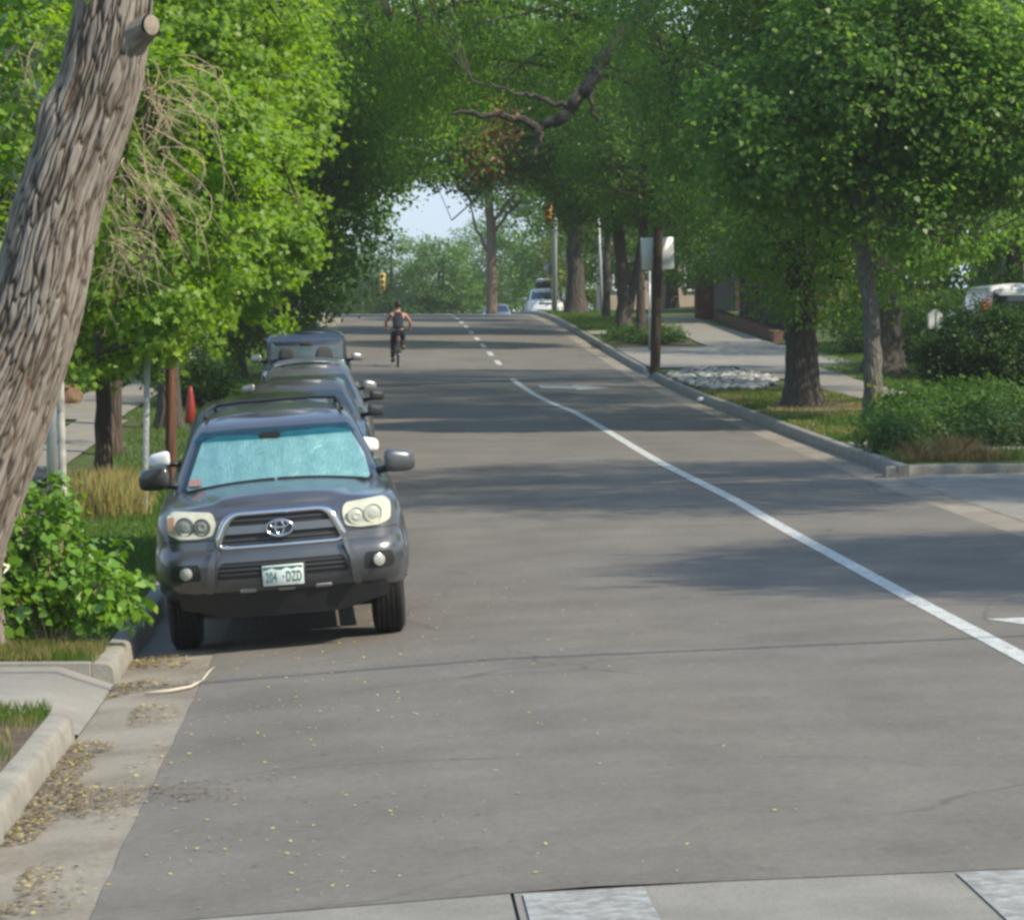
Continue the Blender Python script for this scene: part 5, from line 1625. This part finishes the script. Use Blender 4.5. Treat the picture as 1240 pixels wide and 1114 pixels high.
# ---- leaf litter in the gutter and on the road
def litter(name, label, n, xf, y0, y1, mat, sz, seed, kind_mask=None):
    rng = np.random.default_rng(seed)
    P = []
    while len(P) < n:
        y = rng.uniform(y0, y1); x = xf(rng)
        if kind_mask and not kind_mask(x, y, rng): continue
        P.append((x, y, road(x, y) + .006 + rng.uniform(0, .006)))
    P = np.array(P)
    k = len(P)
    nrm = np.array([0, 0, 1.0]) + rng.normal(0, .16, (k, 3)); nrm /= np.linalg.norm(nrm, axis=1)[:, None]
    d = rng.normal(size=(k, 3)); d -= nrm * (d * nrm).sum(1)[:, None]; d /= np.linalg.norm(d, axis=1)[:, None]
    s_ = np.cross(nrm, d)
    s2 = sz * rng.uniform(.35, 1.5, k)
    V = P[:, None, :] + (s_[:, None, :] * RH[None, :, 0, None] + d[:, None, :] * RH[None, :, 1, None]) * s2[:, None, None]
    setp(npmesh(name, V.reshape(-1, 3), 4, mat), label, 'leaf litter', kind='stuff')


heap = lambda x, y, r: (noise.noise(Vector((x * 2.5, y * 1.1, 4))) + .35 * math.exp(-((y - 17.6) / .9) ** 2) + .25 * math.exp(-((y - 19.6) / .6) ** 2) + .3 * math.exp(-((y - 24.2) / .8) ** 2)) > .18
litter('leaf_litter', 'yellow and brown leaf litter lying in the left gutter', 2600, lambda r: -1.82 + abs(r.normal(0, .22)), 14, 26, LITTER_BROWN, .030, 1, heap)
litter('leaf_litter', 'yellow fallen leaves in the left gutter', 900, lambda r: -1.80 + abs(r.normal(0, .25)), 14, 26, LITTER_MAT, .028, 2, heap)
litter('leaf_litter', 'scattered yellow leaves on the asphalt', 750, lambda r: -1.3 + abs(r.normal(0, 1.5)), 13.8, 30, LITTER_MAT, .024, 3)
litter('leaf_litter', 'drift of brown debris across the asphalt edge', 700, lambda r: -1.6 + abs(r.normal(0, .42)), 17.1, 17.9, LITTER_BROWN, .024, 4)

# twig in the gutter
bm = bmesh.new()
tw = [(-1.55, 22.55), (-1.38, 22.6), (-1.25, 22.75), (-1.19, 23.1), (-1.17, 23.7), (-1.15, 24.0)]
tube(bm, [(x, y, road(x, y) + .014) for x, y in tw], [.010, .011, .011, .009, .008, .004], 6)
tube(bm, [(-1.22, 22.85, road(-1.22, 22.85) + .014), (-1.27, 23.15, road(-1.27, 23.1) + .03)], .004, 5)
setp(bmobj('fallen_twig', bm, plain('pale_twig', (.50, .44, .34), .8)), 'pale curved twig lying on the gutter in front of the dark grey wagon', 'twig')
bm = bmesh.new()
bmesh.ops.create_icosphere(bm, subdivisions=2, radius=.08)
for v in bm.verts: v.co = Vector((v.co.x * 1.2, v.co.y, v.co.z * .8)) * (1 + .25 * noise.noise(v.co * 14)); v.co += Vector((6.93, 69.3, road(6.8, 69.3) + .06))
setp(bmobj('litter_bag', bm, WHITE_PL), 'small crumpled white scrap against the right kerb', 'litter')
# white landscaping stones
STONE, nt, b = newmat('river_stone')
g_ = N(nt, 'ShaderNodeNewGeometry')
nt.links.new(ramp(nt, g_.outputs['Random Per Island'], [(0, (.14, .135, .125)), (.5, (.30, .295, .28)), (1, (.46, .455, .44))]), b.inputs['Base Color'])
b.inputs['Roughness'].default_value = .85
bm = bmesh.new()
r2 = random.Random(4)
for q in range(430):
    t, rr = r2.uniform(0, 6.283), math.sqrt(r2.random())
    x, y = 8.1 + 1.25 * rr * math.cos(t) + .02 * rr, 77.0 + 5.6 * rr * math.sin(t)
    x += (77 - y) * -.03
    if x < 7.16: x = 7.16 + r2.random() * .3
    m4 = Matrix.Translation((x, y, vergeR(x, y) + .05)) @ Matrix.Rotation(r2.uniform(0, 6), 4, 'Z') @ Matrix.Rotation(r2.uniform(-.5, .5), 4, 'X') @ Matrix.Diagonal((r2.uniform(.08, .16), r2.uniform(.07, .14), r2.uniform(.035, .065), 1))
    bmesh.ops.create_icosphere(bm, subdivisions=1, radius=1, matrix=m4)
setp(bmobj('landscaping_stones', bm, STONE, smooth=False), 'bed of whitish river stones beside the right kerb at the utility pole', 'stones', kind='stuff')


# ================================================================== STREET FURNITURE
def base_at(X, Y): return (X, Y, gz(X, Y))


def cyl(bm, x, y, z0, z1, r0, r1=None, n=14):
    tube(bm, [(x, y, z0), (x, y, (z0 + z1) / 2), (x, y, z1)], [r0, (r0 + (r1 or r0)) / 2, r1 or r0], n)


def uvtube(name, pts, rad, mat, parent, sides=16):
    V, F_, U = ptubes([(pts, rad)], sides)
    return npmesh(name, V, 4, mat, parent, F_, True, U)


up_ = empty('utility_pole', base_at(7.22, 82.6), 'dark wooden utility pole at the edge of the white stones, carrying the white board', 'utility pole')
uvtube('pole', [(-.12 + .02 * z, 0, z) for z in (-.2, 1, 2, 3, 3.6)], [.13, .128, .125, .12, .118], WOOD_POLE, up_)
bm = bmesh.new()
for zz in (2.85, 3.15): tube(bm, [(-.17, -.15, zz), (-.17, .19, zz)], .012, 6)
bmobj('bolt', bm, GALV, up_)
sg_ = empty('sign_board', (7.17, 82.78, gz(7.22, 82.6) + 2.95), 'blank white rectangular board fixed across the wooden utility pole', 'sign', rot=(0, R(-2), R(8)))
bm = bmesh.new(); box(bm, -.42, .42, -.006, .006, -.40, .40, .004, 1)
bmobj('panel', bm, plain('sign_white', (.80, .82, .82), .45, .1, var=.06), sg_)
bm = bmesh.new(); box(bm, -.36, .36, .007, .03, -.02, .02)
bmobj('bracket', bm, GALV, sg_)

sp = empty('sign_post', base_at(-2.70, 39.4), 'pale galvanised sign post on the left verge behind the dark grey wagon mirror', 'sign post')
bm = bmesh.new(); box(bm, -.035, .035, -.02, .02, -.2, 2.6, .004, 1)
for j in range(19): box(bm, -.008, .008, -.0225, -.0205, .3 + j * .11, .33 + j * .11)
bmobj('post', bm, STEEL_WHITE, sp).rotation_euler = (0, R(1.2), 0)
rp = empty('wooden_pole', base_at(-2.58, 42.6), 'reddish brown wooden pole just right of the pale sign post', 'pole')
uvtube('pole', [(0, 0, z) for z in (-.2, 1, 2, 3, 3.6)], [.07, .068, .066, .065, .06], WOOD_RED, rp)
wp = empty('marker_post', base_at(-3.22, 34.5), 'pale peeling wooden stake standing behind the sucker bush', 'post')
uvtube('post', [(.02 - .02 * z, 0, z) for z in (-.2, .5, 1, 1.5, 2.4)], [.045, .044, .042, .04, .038], barkmat('birch_stake', (.08, .07, .06), (.5, .48, .42), (.62, .60, .54), 2., 3., .2), wp)
mp_ = empty('metal_post', base_at(-3.42, 35.5), 'grey galvanised post directly left of the pale wooden stake', 'post')
bm = bmesh.new(); cyl(bm, 0, 0, -.2, 3.0, .055); bmobj('post', bm, GALV, mp_)

rc_ = empty('yard_marker', base_at(-2.95, 54.0), 'red cone shaped marker on a stake behind the roof of the dark grey wagon', 'marker')
bm = bmesh.new(); cyl(bm, 0, 0, -.1, .9, .02); bmobj('stake', bm, GALV, rc_)
bm = bmesh.new(); lathe(bm, [(.30, .085), (.32, .095), (.60, .075), (.80, .045), (.90, .025)], 'z', 16)
bmobj('cone', bm, plain('red_orange_plastic', (.24, .022, .014), .5), rc_)
bm = bmesh.new()
bmesh.ops.create_icosphere(bm, subdivisions=4, radius=1)
for v in bm.verts: v.co *= 1 + .25 * noise.noise(v.co * 1.7) + .06 * noise.noise(v.co * 5); v.co = Vector((v.co.x * .45, v.co.y * .5, v.co.z * .28 + .12))
o = bmobj('boulder', bm, plain('brown_rock', (.16, .095, .06), .9, var=.35, bump=.5)); o.location = base_at(-6.2, 66.5); setp(o, 'brown boulder at the edge of the left sidewalk', 'boulder')

lp = empty('street_light', base_at(7.75, 140), 'tall pale street light pole at the crest with an orange signal near its top', 'street light')
bm = bmesh.new(); cyl(bm, 0, 0, -.1, 9.5, .125, .085, 18); bmobj('pole', bm, STEEL_WHITE, lp)
bm = bmesh.new(); tube(bm, [(0, 0, 9.2), (-.8, 0, 9.8), (-2.4, 0, 10)], [.06, .05, .04], 10); bmobj('arm', bm, STEEL_WHITE, lp)
bm = bmesh.new(); box(bm, -3.0, -2.3, -.15, .15, 9.92, 10.08, .05, 3); bmobj('lamp_head', bm, GALV, lp)
bm = bmesh.new(); box(bm, -.42, -.10, .10, .13, 1.55, 2.0); bmobj('sign_panel', bm, GALV, lp)


def signal(parent, x, y, z, col, s=1.0):
    ym = plain('signal_yellow_' + col, {'yellow': (.45, .30, .05), 'orange': (.45, .19, .03)}[col], .45)
    bm = bmesh.new(); box(bm, x - .17 * s, x + .17 * s, y - .1, y + .1, z - .5 * s, z + .5 * s, .03, 2)
    h_ = bmobj('signal_head', bm, ym, parent)
    for j, c_ in enumerate(((.10, .01, .01), (.12, .08, .01), (.01, .10, .05))):
        bm = bmesh.new(); lathe(bm, [(y - .125, .003), (y - .12, .10 * s), (y - .10, .105 * s)], 'y', 16); bm.transform(Matrix.Translation((x, 0, z + (.31 - .31 * j) * s)))
        bmobj('lens', bm, plain('lens%d' % j, c_, .2, coat=.5), h_)
        bm = bmesh.new()
        tube(bm, [(x + .115 * s * math.cos(t), y - .12, z + (.31 - .31 * j) * s + .115 * s * math.sin(t)) for t in [math.pi * q / 10 for q in range(11)]], .016, 5, ell=3.5)
        bmobj('visor', bm, ym, h_)
    return h_


bm = bmesh.new(); tube(bm, [(0, 0, 4.1), (-.25, -.1, 4.1)], .03, 8); bmobj('signal_bracket', bm, GALV, lp)
signal(lp, -.28, -.1, 4.15, 'orange', .9)
ts = empty('traffic_signal', base_at(-4.6, 215), 'yellow traffic signal on a mast arm reaching over the road above the cyclist', 'traffic signal')
bm = bmesh.new(); cyl(bm, 0, 0, -.1, 4.6, .12, .10, 16); bmobj('pole', bm, GALV, ts)
bm = bmesh.new(); tube(bm, [(0, 0, 4.4), (2.5, 0, 4.35), (5.5, 0, 4.3)], [.07, .055, .04], 10); bmobj('mast_arm', bm, plain('dark_green_steel', (.02, .05, .03), .5, .3), ts)
signal(ts, 5.3, -.05, 3.45, 'yellow', 1.15)
bm = bmesh.new(); tube(bm, [(5.3, 0, 4.3), (5.3, -.02, 4.1), (5.3, -.05, 4.0)], .025, 8); bmobj('hanger', bm, GALV, ts)
op = empty('slim_pole', base_at(9.1, 131), 'thin pale leaning conduit pole right of the thick forked trunk', 'pole')
bm = bmesh.new(); tube(bm, [(.05, 0, -.1), (-.02, 0, 2), (-.12, 0, 4.2)], .055, 10); bmobj('pole', bm, STEEL_WHITE, op)
dg = empty('street_light', (6.3, 272, gz(6.3, 272)), 'dark green pole standing alone under the sky gap beyond the crest', 'pole')
bm = bmesh.new(); cyl(bm, 0, 0, -.1, 8.2, .14, .11, 14); bmobj('pole', bm, plain('green_pole', (.03, .08, .05), .5), dg)
bm = bmesh.new(); cyl(bm, 0, 0, 8.2, 8.6, .2, .1, 14); bmobj('cap', bm, plain('green_pole', (.03, .08, .05), .5), dg)
sp2 = empty('sign_post', base_at(8.0, 95), 'thin bare metal post left of the wooden utility pole', 'sign post')
bm = bmesh.new(); cyl(bm, 0, 0, -.1, 2.3, .03); bmobj('post', bm, GALV, sp2)
# white lantern-shaped box on a post
lb = empty('post_lantern', (14.05, 82, gz(14.05, 82) - .15), 'small white two sided lantern box on a post above the dark rounded bush', 'lantern')
bm = bmesh.new(); cyl(bm, 0, 0, -.1, 1.1, .04); bmobj('post', bm, BLACK_PL, lb)
for sg in (1, -1):
    b_ = bmesh.new()
    vs = [(sg * .02, 1.08), (sg * .17, 1.08), (sg * .17, 1.44), (sg * .02, 1.56)]
    f0 = [b_.verts.new((x, -.12, z)) for x, z in vs]; f1 = [b_.verts.new((x, .12, z)) for x, z in vs]
    b_.faces.new(f0); b_.faces.new(f1[::-1])
    for q in range(4): b_.faces.new((f0[q], f0[(q + 1) % 4], f1[(q + 1) % 4], f1[q]))
    bmesh.ops.recalc_face_normals(b_, faces=b_.faces)
    bmobj('panel', b_, WHITE_PL, lb, smooth=False)
# overhead cable between poles outside the frame: its shadow crosses the lane
cb = bmesh.new()
tube(cb, [Vector((-8 + 34 * t, 18.7 + 2.4 * t, 8.4 - 2.0 * (1 - (2 * t - 1) ** 2))) for t in [i / 40 for i in range(41)]], .035, 6)
setp(bmobj('overhead_cable', cb, BLACK_PL), 'black overhead cable strung high across the street', 'cable')


# ================================================================== HOUSES
def brickmat(name, c1, c2, mortar, sc=4.):
    m, nt, b = newmat(name)
    tc = N(nt, 'ShaderNodeTexCoord')
    mp = N(nt, 'ShaderNodeMapping'); mp.inputs['Rotation'].default_value = (R(90), 0, 0)
    nt.links.new(tc.outputs['Object'], mp.inputs[0])
    br = N(nt, 'ShaderNodeTexBrick', Scale=sc)
    br.inputs['Color1'].default_value = (*c1, 1); br.inputs['Color2'].default_value = (*c2, 1); br.inputs['Mortar'].default_value = (*mortar, 1)
    nt.links.new(mp.outputs[0], br.inputs['Vector']); nt.links.new(br.outputs[0], b.inputs['Base Color'])
    b.inputs['Roughness'].default_value = .9
    return m


BRICK = brickmat('red_brick', (.15, .058, .038), (.20, .08, .052), (.16, .14, .12))
DARKWALL = plain('dark_timber', (.035, .022, .018), .8, var=.3)


def house(label, X, Y, w_, d_, h_, wall, roofc, seed, rot=0):
    root = empty('house', base_at(X, Y), label, 'house', rot=(0, 0, rot))
    bm = bmesh.new(); box(bm, -w_ / 2, w_ / 2, 0, d_, -.4, h_)
    bmobj('wall', bm, wall, root, smooth=False)
    bm = bmesh.new()
    e_ = .5
    pts = [(-w_ / 2 - e_, -e_, h_ - .02), (w_ / 2 + e_, -e_, h_ - .02), (w_ / 2 + e_, d_ + e_, h_ - .02), (-w_ / 2 - e_, d_ + e_, h_ - .02), (-w_ / 2 + w_ * .25, d_ / 2, h_ + 1.9), (w_ / 2 - w_ * .25, d_ / 2, h_ + 1.9)]
    v = [bm.verts.new(p) for p in pts]
    for f in ((0, 1, 5, 4), (1, 2, 5), (2, 3, 4, 5), (3, 0, 4), (3, 2, 1, 0)): bm.faces.new([v[i] for i in f])
    rf = bmobj('roof', bm, plain('shingles_%d' % seed, roofc, .9, var=.3, bump=.4), root, smooth=False)
    bm = bmesh.new(); box(bm, w_ * .15, w_ * .15 + .7, d_ * .5 - .3, d_ * .5 + .3, h_ + 1.2, h_ + 2.7); bmobj('chimney', bm, BRICK, rf, smooth=False)
    for i in range(4):
        xx = -w_ / 2 + w_ * (i + .5) / 4
        if i == 1:
            bm = bmesh.new(); box(bm, xx - .48, xx + .48, -.05, .03, 0, 2.1); dr = bmobj('door', bm, DARKWALL, root, smooth=False)
            bm = bmesh.new(); box(bm, xx + .34, xx + .40, -.1, -.05, .95, 1.05, .01); bmobj('handle', bm, GALV, dr)
        else:
            bm = bmesh.new(); box(bm, xx - .62, xx + .62, -.04, .05, .9, 2.2); wn = bmobj('window', bm, GLASS_BL, root, smooth=False)
            bm = bmesh.new()
            box(bm, xx - .70, xx - .62, -.07, .04, .85, 2.25); box(bm, xx + .62, xx + .70, -.07, .04, .85, 2.25); box(bm, xx - .62, xx + .62, -.07, .04, 2.2, 2.28); box(bm, xx - .62, xx + .62, -.10, .04, .80, .9); box(bm, xx - .02, xx + .02, -.06, .03, .9, 2.2)
            bmobj('frame', bm, WHITE_PL, wn, smooth=False)
    return root


house('dark brick house partly hidden behind the right hand roadside trees', 18.6, 130, 8.5, 9, 3.1, brickmat('dark_brick', (.07, .030, .022), (.10, .04, .028), (.08, .07, .06)), (.05, .04, .035), 1)
house('tan house deep among the trees on the right, beyond the white van', 27, 112, 10, 9, 3.2, plain('tan_stucco', (.36, .30, .22), .9, var=.1), (.08, .06, .05), 2)
house('pale house hidden behind the left yard trees', -13, 112, 9, 9, 3.2, plain('pale_stucco', (.45, .42, .36), .9, var=.1), (.09, .08, .075), 3)
house('tan house with a low wall behind the far roadside trunks on the right', 15, 160, 7, 9, 3.0, plain('beige_stucco', (.42, .33, .25), .9, var=.1), (.10, .08, .07), 4)
gp = empty('gate_pier', base_at(12.3, 122), 'square red brick pier with a stone cap beside the sidewalk', 'pier')
bm = bmesh.new(); box(bm, -.33, .33, -.33, .33, -.2, 1.95, .01); bmobj('pier', bm, BRICK, gp, smooth=False)
bm = bmesh.new(); box(bm, -.42, .42, -.42, .42, 1.952, 2.08, .02); bmobj('cap', bm, CONC, gp, smooth=False)
rw = empty('retaining_wall', base_at(12.2, 100), 'low curving red brick retaining wall along the far sidewalk', 'wall')
bm = bmesh.new()
for j in range(22):
    y0 = j * 1.0
    x0 = .0 + .02 * j
    zz = vergeR(12.2, 100 + y0) - vergeR(12.2, 100)
    box(bm, x0, x0 + .3, y0, y0 + .992, zz - .2, zz + .26)
bmobj('wall', bm, BRICK, rw, smooth=False)
bm = bmesh.new()
for j in range(22):
    zz = vergeR(12.2, 100 + j) - vergeR(12.2, 100)
    box(bm, .02 * j - .03, .02 * j + .33, j, j + .985, zz + .263, zz + .32, .008, 1)
bmobj('coping', bm, plain('red_coping', (.16, .085, .06), .85, var=.2), rw, smooth=False)
fn = empty('timber_fence', base_at(13.2, 101), 'dark timber fence running behind the low brick retaining wall', 'fence')
for j in range(12):
    zz = vergeR(13.5, 101 + j * 1.6) - vergeR(13.2, 101)
    bm = bmesh.new(); box(bm, j * .02 - .02, j * .02 + .02, j * 1.6 + .06, j * 1.6 + 1.54, zz + .05, zz + 1.7); bmobj('board_panel', bm, DARKWALL, fn, smooth=False)
    bm = bmesh.new(); box(bm, j * .02 - .05, j * .02 + .05, j * 1.6 - .05, j * 1.6 + .05, zz - .1, zz + 1.8); bmobj('post', bm, DARKWALL, fn, smooth=False)


# ================================================================== CYCLIST
def skin(name, verts, edges, radii, mat, parent, sub=2, rootv=0):
    me = bpy.data.meshes.new(name)
    me.from_pydata([Vector(v) for v in verts], edges, [])
    o = bpy.data.objects.new(name, me)
    COL.objects.link(o)
    md = o.modifiers.new('s', 'SKIN'); md.use_smooth_shade = True; md.branch_smoothing = .4
    for i, r in enumerate(radii):
        sv = me.skin_vertices[0].data[i]
        sv.radius = (r, r) if not isinstance(r, tuple) else r
        sv.use_root = i == rootv
    ss = o.modifiers.new('u', 'SUBSURF'); ss.levels = sub; ss.render_levels = sub
    bpy.context.view_layer.update()
    m2 = bpy.data.meshes.new_from_object(o.evaluated_get(bpy.context.evaluated_depsgraph_get()))
    bpy.data.objects.remove(o); bpy.data.meshes.remove(me)
    m2.materials.clear(); m2.materials.append(mat)
    m2.polygons.foreach_set('use_smooth', [True] * len(m2.polygons))
    return link(bpy.data.objects.new(name, m2), parent)


CX, CYY = .71, 88.5
cz0 = road(CX, CYY)
slope = math.atan2(road(CX, CYY + 1) - cz0, 1.0)
SKIN = plain('skin', (.42, .22, .15), .55, var=.08)
NAVY = plain('dark_navy_cloth', (.012, .013, .026), .9, var=.3)
TROUS = plain('black_trousers', (.010, .011, .014), .9, var=.3)
bike = empty('bicycle', (CX, CYY, cz0), 'dark mountain bicycle ridden up the middle of the left lane', 'bicycle', rot=(slope, 0, 0))
# bike local: rear wheel contact at y=0, heading +y
BFR = plain('bike_frame_paint', (.02, .02, .025), .35, .3, coat=.4)
for yy in (0.0, 1.04):
    bm = bmesh.new()
    tube(bm, [(0, yy + .315 * math.cos(t), .34 + .315 * math.sin(t)) for t in [2 * math.pi * i / 40 for i in range(40)]], .026, 8, True)
    wl = bmobj('wheel', bm, RUBBER, bike)
    bm = bmesh.new()
    tube(bm, [(0, yy + .285 * math.cos(t), .34 + .285 * math.sin(t)) for t in [2 * math.pi * i / 40 for i in range(40)]], .010, 6, True)
    for i in range(20):
        t = 2 * math.pi * i / 20
        tube(bm, [(.02 * (-1) ** i, yy, .34), (0, yy + .285 * math.cos(t), .34 + .285 * math.sin(t))], .0018, 4)
    tube(bm, [(-.05, yy, .34), (.05, yy, .34)], .02, 8)
    bmobj('rim', bm, GALV, wl)
bm = bmesh.new()
bb, st_, hd0, hd1, ax0, ax1 = (0, .42, .30), (0, .28, .72), (0, .86, .72), (0, .82, .84), (0, 0, .34), (0, 1.04, .34)
tube(bm, [bb, st_], .017); tube(bm, [st_, hd1], .016); tube(bm, [bb, hd0], .019); tube(bm, [hd0, hd1], .02)
for sx in (-.05, .05):
    tube(bm, [bb, (sx, 0, .34)], .010); tube(bm, [st_, (sx, 0, .34)], .009)
    tube(bm, [(sx * 1.2, .885, .66), (sx * 1.2, 1.04, .34)], .014)
tube(bm, [(-.06, .885, .67), (.06, .885, .67)], .018)
bmobj('frame', bm, BFR, bike)
bm = bmesh.new(); tube(bm, [(0, .28, .72), (0, .255, .86)], .013); tube(bm, [(0, .12, .895), (0, .2, .90), (0, .40, .89)], [.06, .075, .025], 10, ell=.35); bmobj('saddle', bm, BLACK_PL, bike)
bm = bmesh.new(); tube(bm, [(0, .82, .84), (0, .84, .93), (0, .90, .96)], .015)
tube(bm, [(-.33, .84, .98), (-.12, .90, .965), (.12, .90, .965), (.33, .84, .98)], .012); bmobj('handlebar', bm, BLACK_PL, bike)
bm = bmesh.new()
tube(bm, [(.08, .42, .30), (.09, .42, .47)], .011); tube(bm, [(-.08, .42, .30), (-.09, .42, .13)], .011); tube(bm, [(-.08, .42, .30), (.08, .42, .30)], .015)
box(bm, .09, .19, .37, .47, .462, .482, .004, 1); box(bm, -.19, -.09, .37, .47, .118, .138, .004, 1)
lathe(bm, [(.055, .003), (.055, .085), (.06, .085), (.06, .003)], 'x', 24, (0, .42, .30))
bmobj('crank', bm, GALV, bike)
bm = bmesh.new(); box(bm, -.025, .025, .17, .20, .78, .82, .006); bmobj('rear_reflector', bm, REDLENS, bike)
pr = empty('person', (CX, CYY, cz0), 'cyclist in a dark sleeveless top and long dark trousers riding away uphill', 'person', rot=(slope, 0, 0))
hip = (0, .20, .98)
V_ = [hip, (0, .27, 1.10), (0, .36, 1.26), (0, .44, 1.40), (0, .47, 1.47), (0, .49, 1.53), (0, .50, 1.61), (0, .50, 1.69),
      (-.185, .44, 1.41), (-.30, .50, 1.24), (-.33, .54, 1.18), (-.315, .68, 1.07), (-.30, .80, 1.005), (-.29, .85, .995),
      (.185, .44, 1.41), (.30, .50, 1.24), (.335, .54, 1.18), (.32, .68, 1.07), (.305, .80, 1.005), (.295, .85, .995),
      (-.10, .22, .92), (-.125, .36, .74), (-.13, .46, .58), (-.135, .42, .40), (-.14, .36, .22), (-.145, .45, .165),
      (.10, .22, .92), (.125, .44, .84), (.13, .60, .80), (.135, .52, .66), (.14, .39, .55), (.145, .48, .505)]
E_ = [(0, 1), (1, 2), (2, 3), (3, 4), (4, 5), (5, 6), (6, 7), (3, 8), (8, 9), (9, 10), (10, 11), (11, 12), (12, 13), (3, 14), (14, 15), (15, 16), (16, 17), (17, 18), (18, 19),
      (0, 20), (20, 21), (21, 22), (22, 23), (23, 24), (24, 25), (0, 26), (26, 27), (27, 28), (28, 29), (29, 30), (30, 31)]
Rr = [(.15, .12), (.14, .11), (.155, .115), (.15, .10), (.07, .07), (.055, .055), (.088, .10), (.07, .085),
      .062, .046, .042, .038, .027, .03, .062, .046, .042, .038, .027, .03,
      .092, .078, .058, .055, .04, .035, .092, .078, .058, .055, .04, .035]
body = skin('body', V_, E_, Rr, SKIN, pr)
# clothing: vest and trousers follow the body, slightly larger
Vv = [hip, (0, .27, 1.10), (0, .36, 1.26), (0, .44, 1.39), (-.14, .44, 1.42), (.14, .44, 1.42), (0, .46, 1.45)]
skin('vest', Vv, [(0, 1), (1, 2), (2, 3), (3, 4), (3, 5), (3, 6)], [(.165, .135), (.155, .125), (.172, .13), (.162, .115), .075, .075, .085], NAVY, pr)
Vt = [hip, (0, .21, 1.03)] + V_[20:25] + V_[26:31]
skin('trousers', Vt, [(0, 1), (0, 2), (2, 3), (3, 4), (4, 5), (5, 6), (0, 7), (7, 8), (8, 9), (9, 10), (10, 11)], [(.168, .14), (.16, .13), .105, .09, .075, .07, .062, .105, .09, .075, .07, .062], TROUS, pr)
for sx, zz, yy in ((-.145, .165, .42), (.145, .505, .45)):
    bm = bmesh.new(); box(bm, sx - .05, sx + .05, yy - .13, yy + .15, zz - .055, zz + .045, .035, 4); bmobj('shoe', bm, BLACK_PL, pr)
bm = bmesh.new()
bmesh.ops.create_uvsphere(bm, u_segments=20, v_segments=14, radius=.104)
for v in bm.verts: v.co = Vector((v.co.x * .93, v.co.y * 1.12 - .015, v.co.z * 1.08)); v.co += Vector((0, .495, 1.675))
bmesh.ops.bisect_plane(bm, geom=bm.faces[:] + bm.edges[:] + bm.verts[:], plane_co=(0, .52, 1.645), plane_no=(0, -.75, .65), clear_inner=True)
bmobj('hair', bm, plain('dark_hair', (.012, .010, .009), .7), pr)
for sx in (-1, 1):      # fingers wrapped round each grip, with a thumb below
    hx = sx * .295
    for q in range(4):
        a0 = hx + sx * (-.035 + .023 * q)
        bm = bmesh.new()
        rr = [.0095, .010, .0095, .009][q]
        tube(bm, [(a0, .835, 1.01), (a0, .868, 1.004), (a0, .875, .980), (a0, .858, .962), (a0, .838, .965)], [rr, rr, rr * .95, rr * .85, rr * .7], 8)
        bmobj('finger', bm, SKIN, pr)
    bm = bmesh.new(); tube(bm, [(hx - sx * .03, .83, .995), (hx - sx * .055, .84, .975), (hx - sx * .06, .855, .957)], [.012, .011, .008], 8); bmobj('thumb', bm, SKIN, pr)


# ================================================================== HAZE
bm = bmesh.new(); box(bm, -1900, 1900, -39, 2500, -4, 60)
m = bpy.data.materials.new('haze'); m.use_nodes = True
nt = m.node_tree; nt.nodes.remove(nt.nodes['Principled BSDF'])
pv = N(nt, 'ShaderNodeVolumePrincipled', Density=HAZE_D, Anisotropy=.3)
pv.inputs['Color'].default_value = (.86, .90, .93, 1)
nt.links.new(pv.outputs[0], nt.nodes['Material Output'].inputs['Volume'])
setp(bmobj('haze', bm, m, smooth=False), 'faint summer haze over the street', 'haze', kind='stuff')
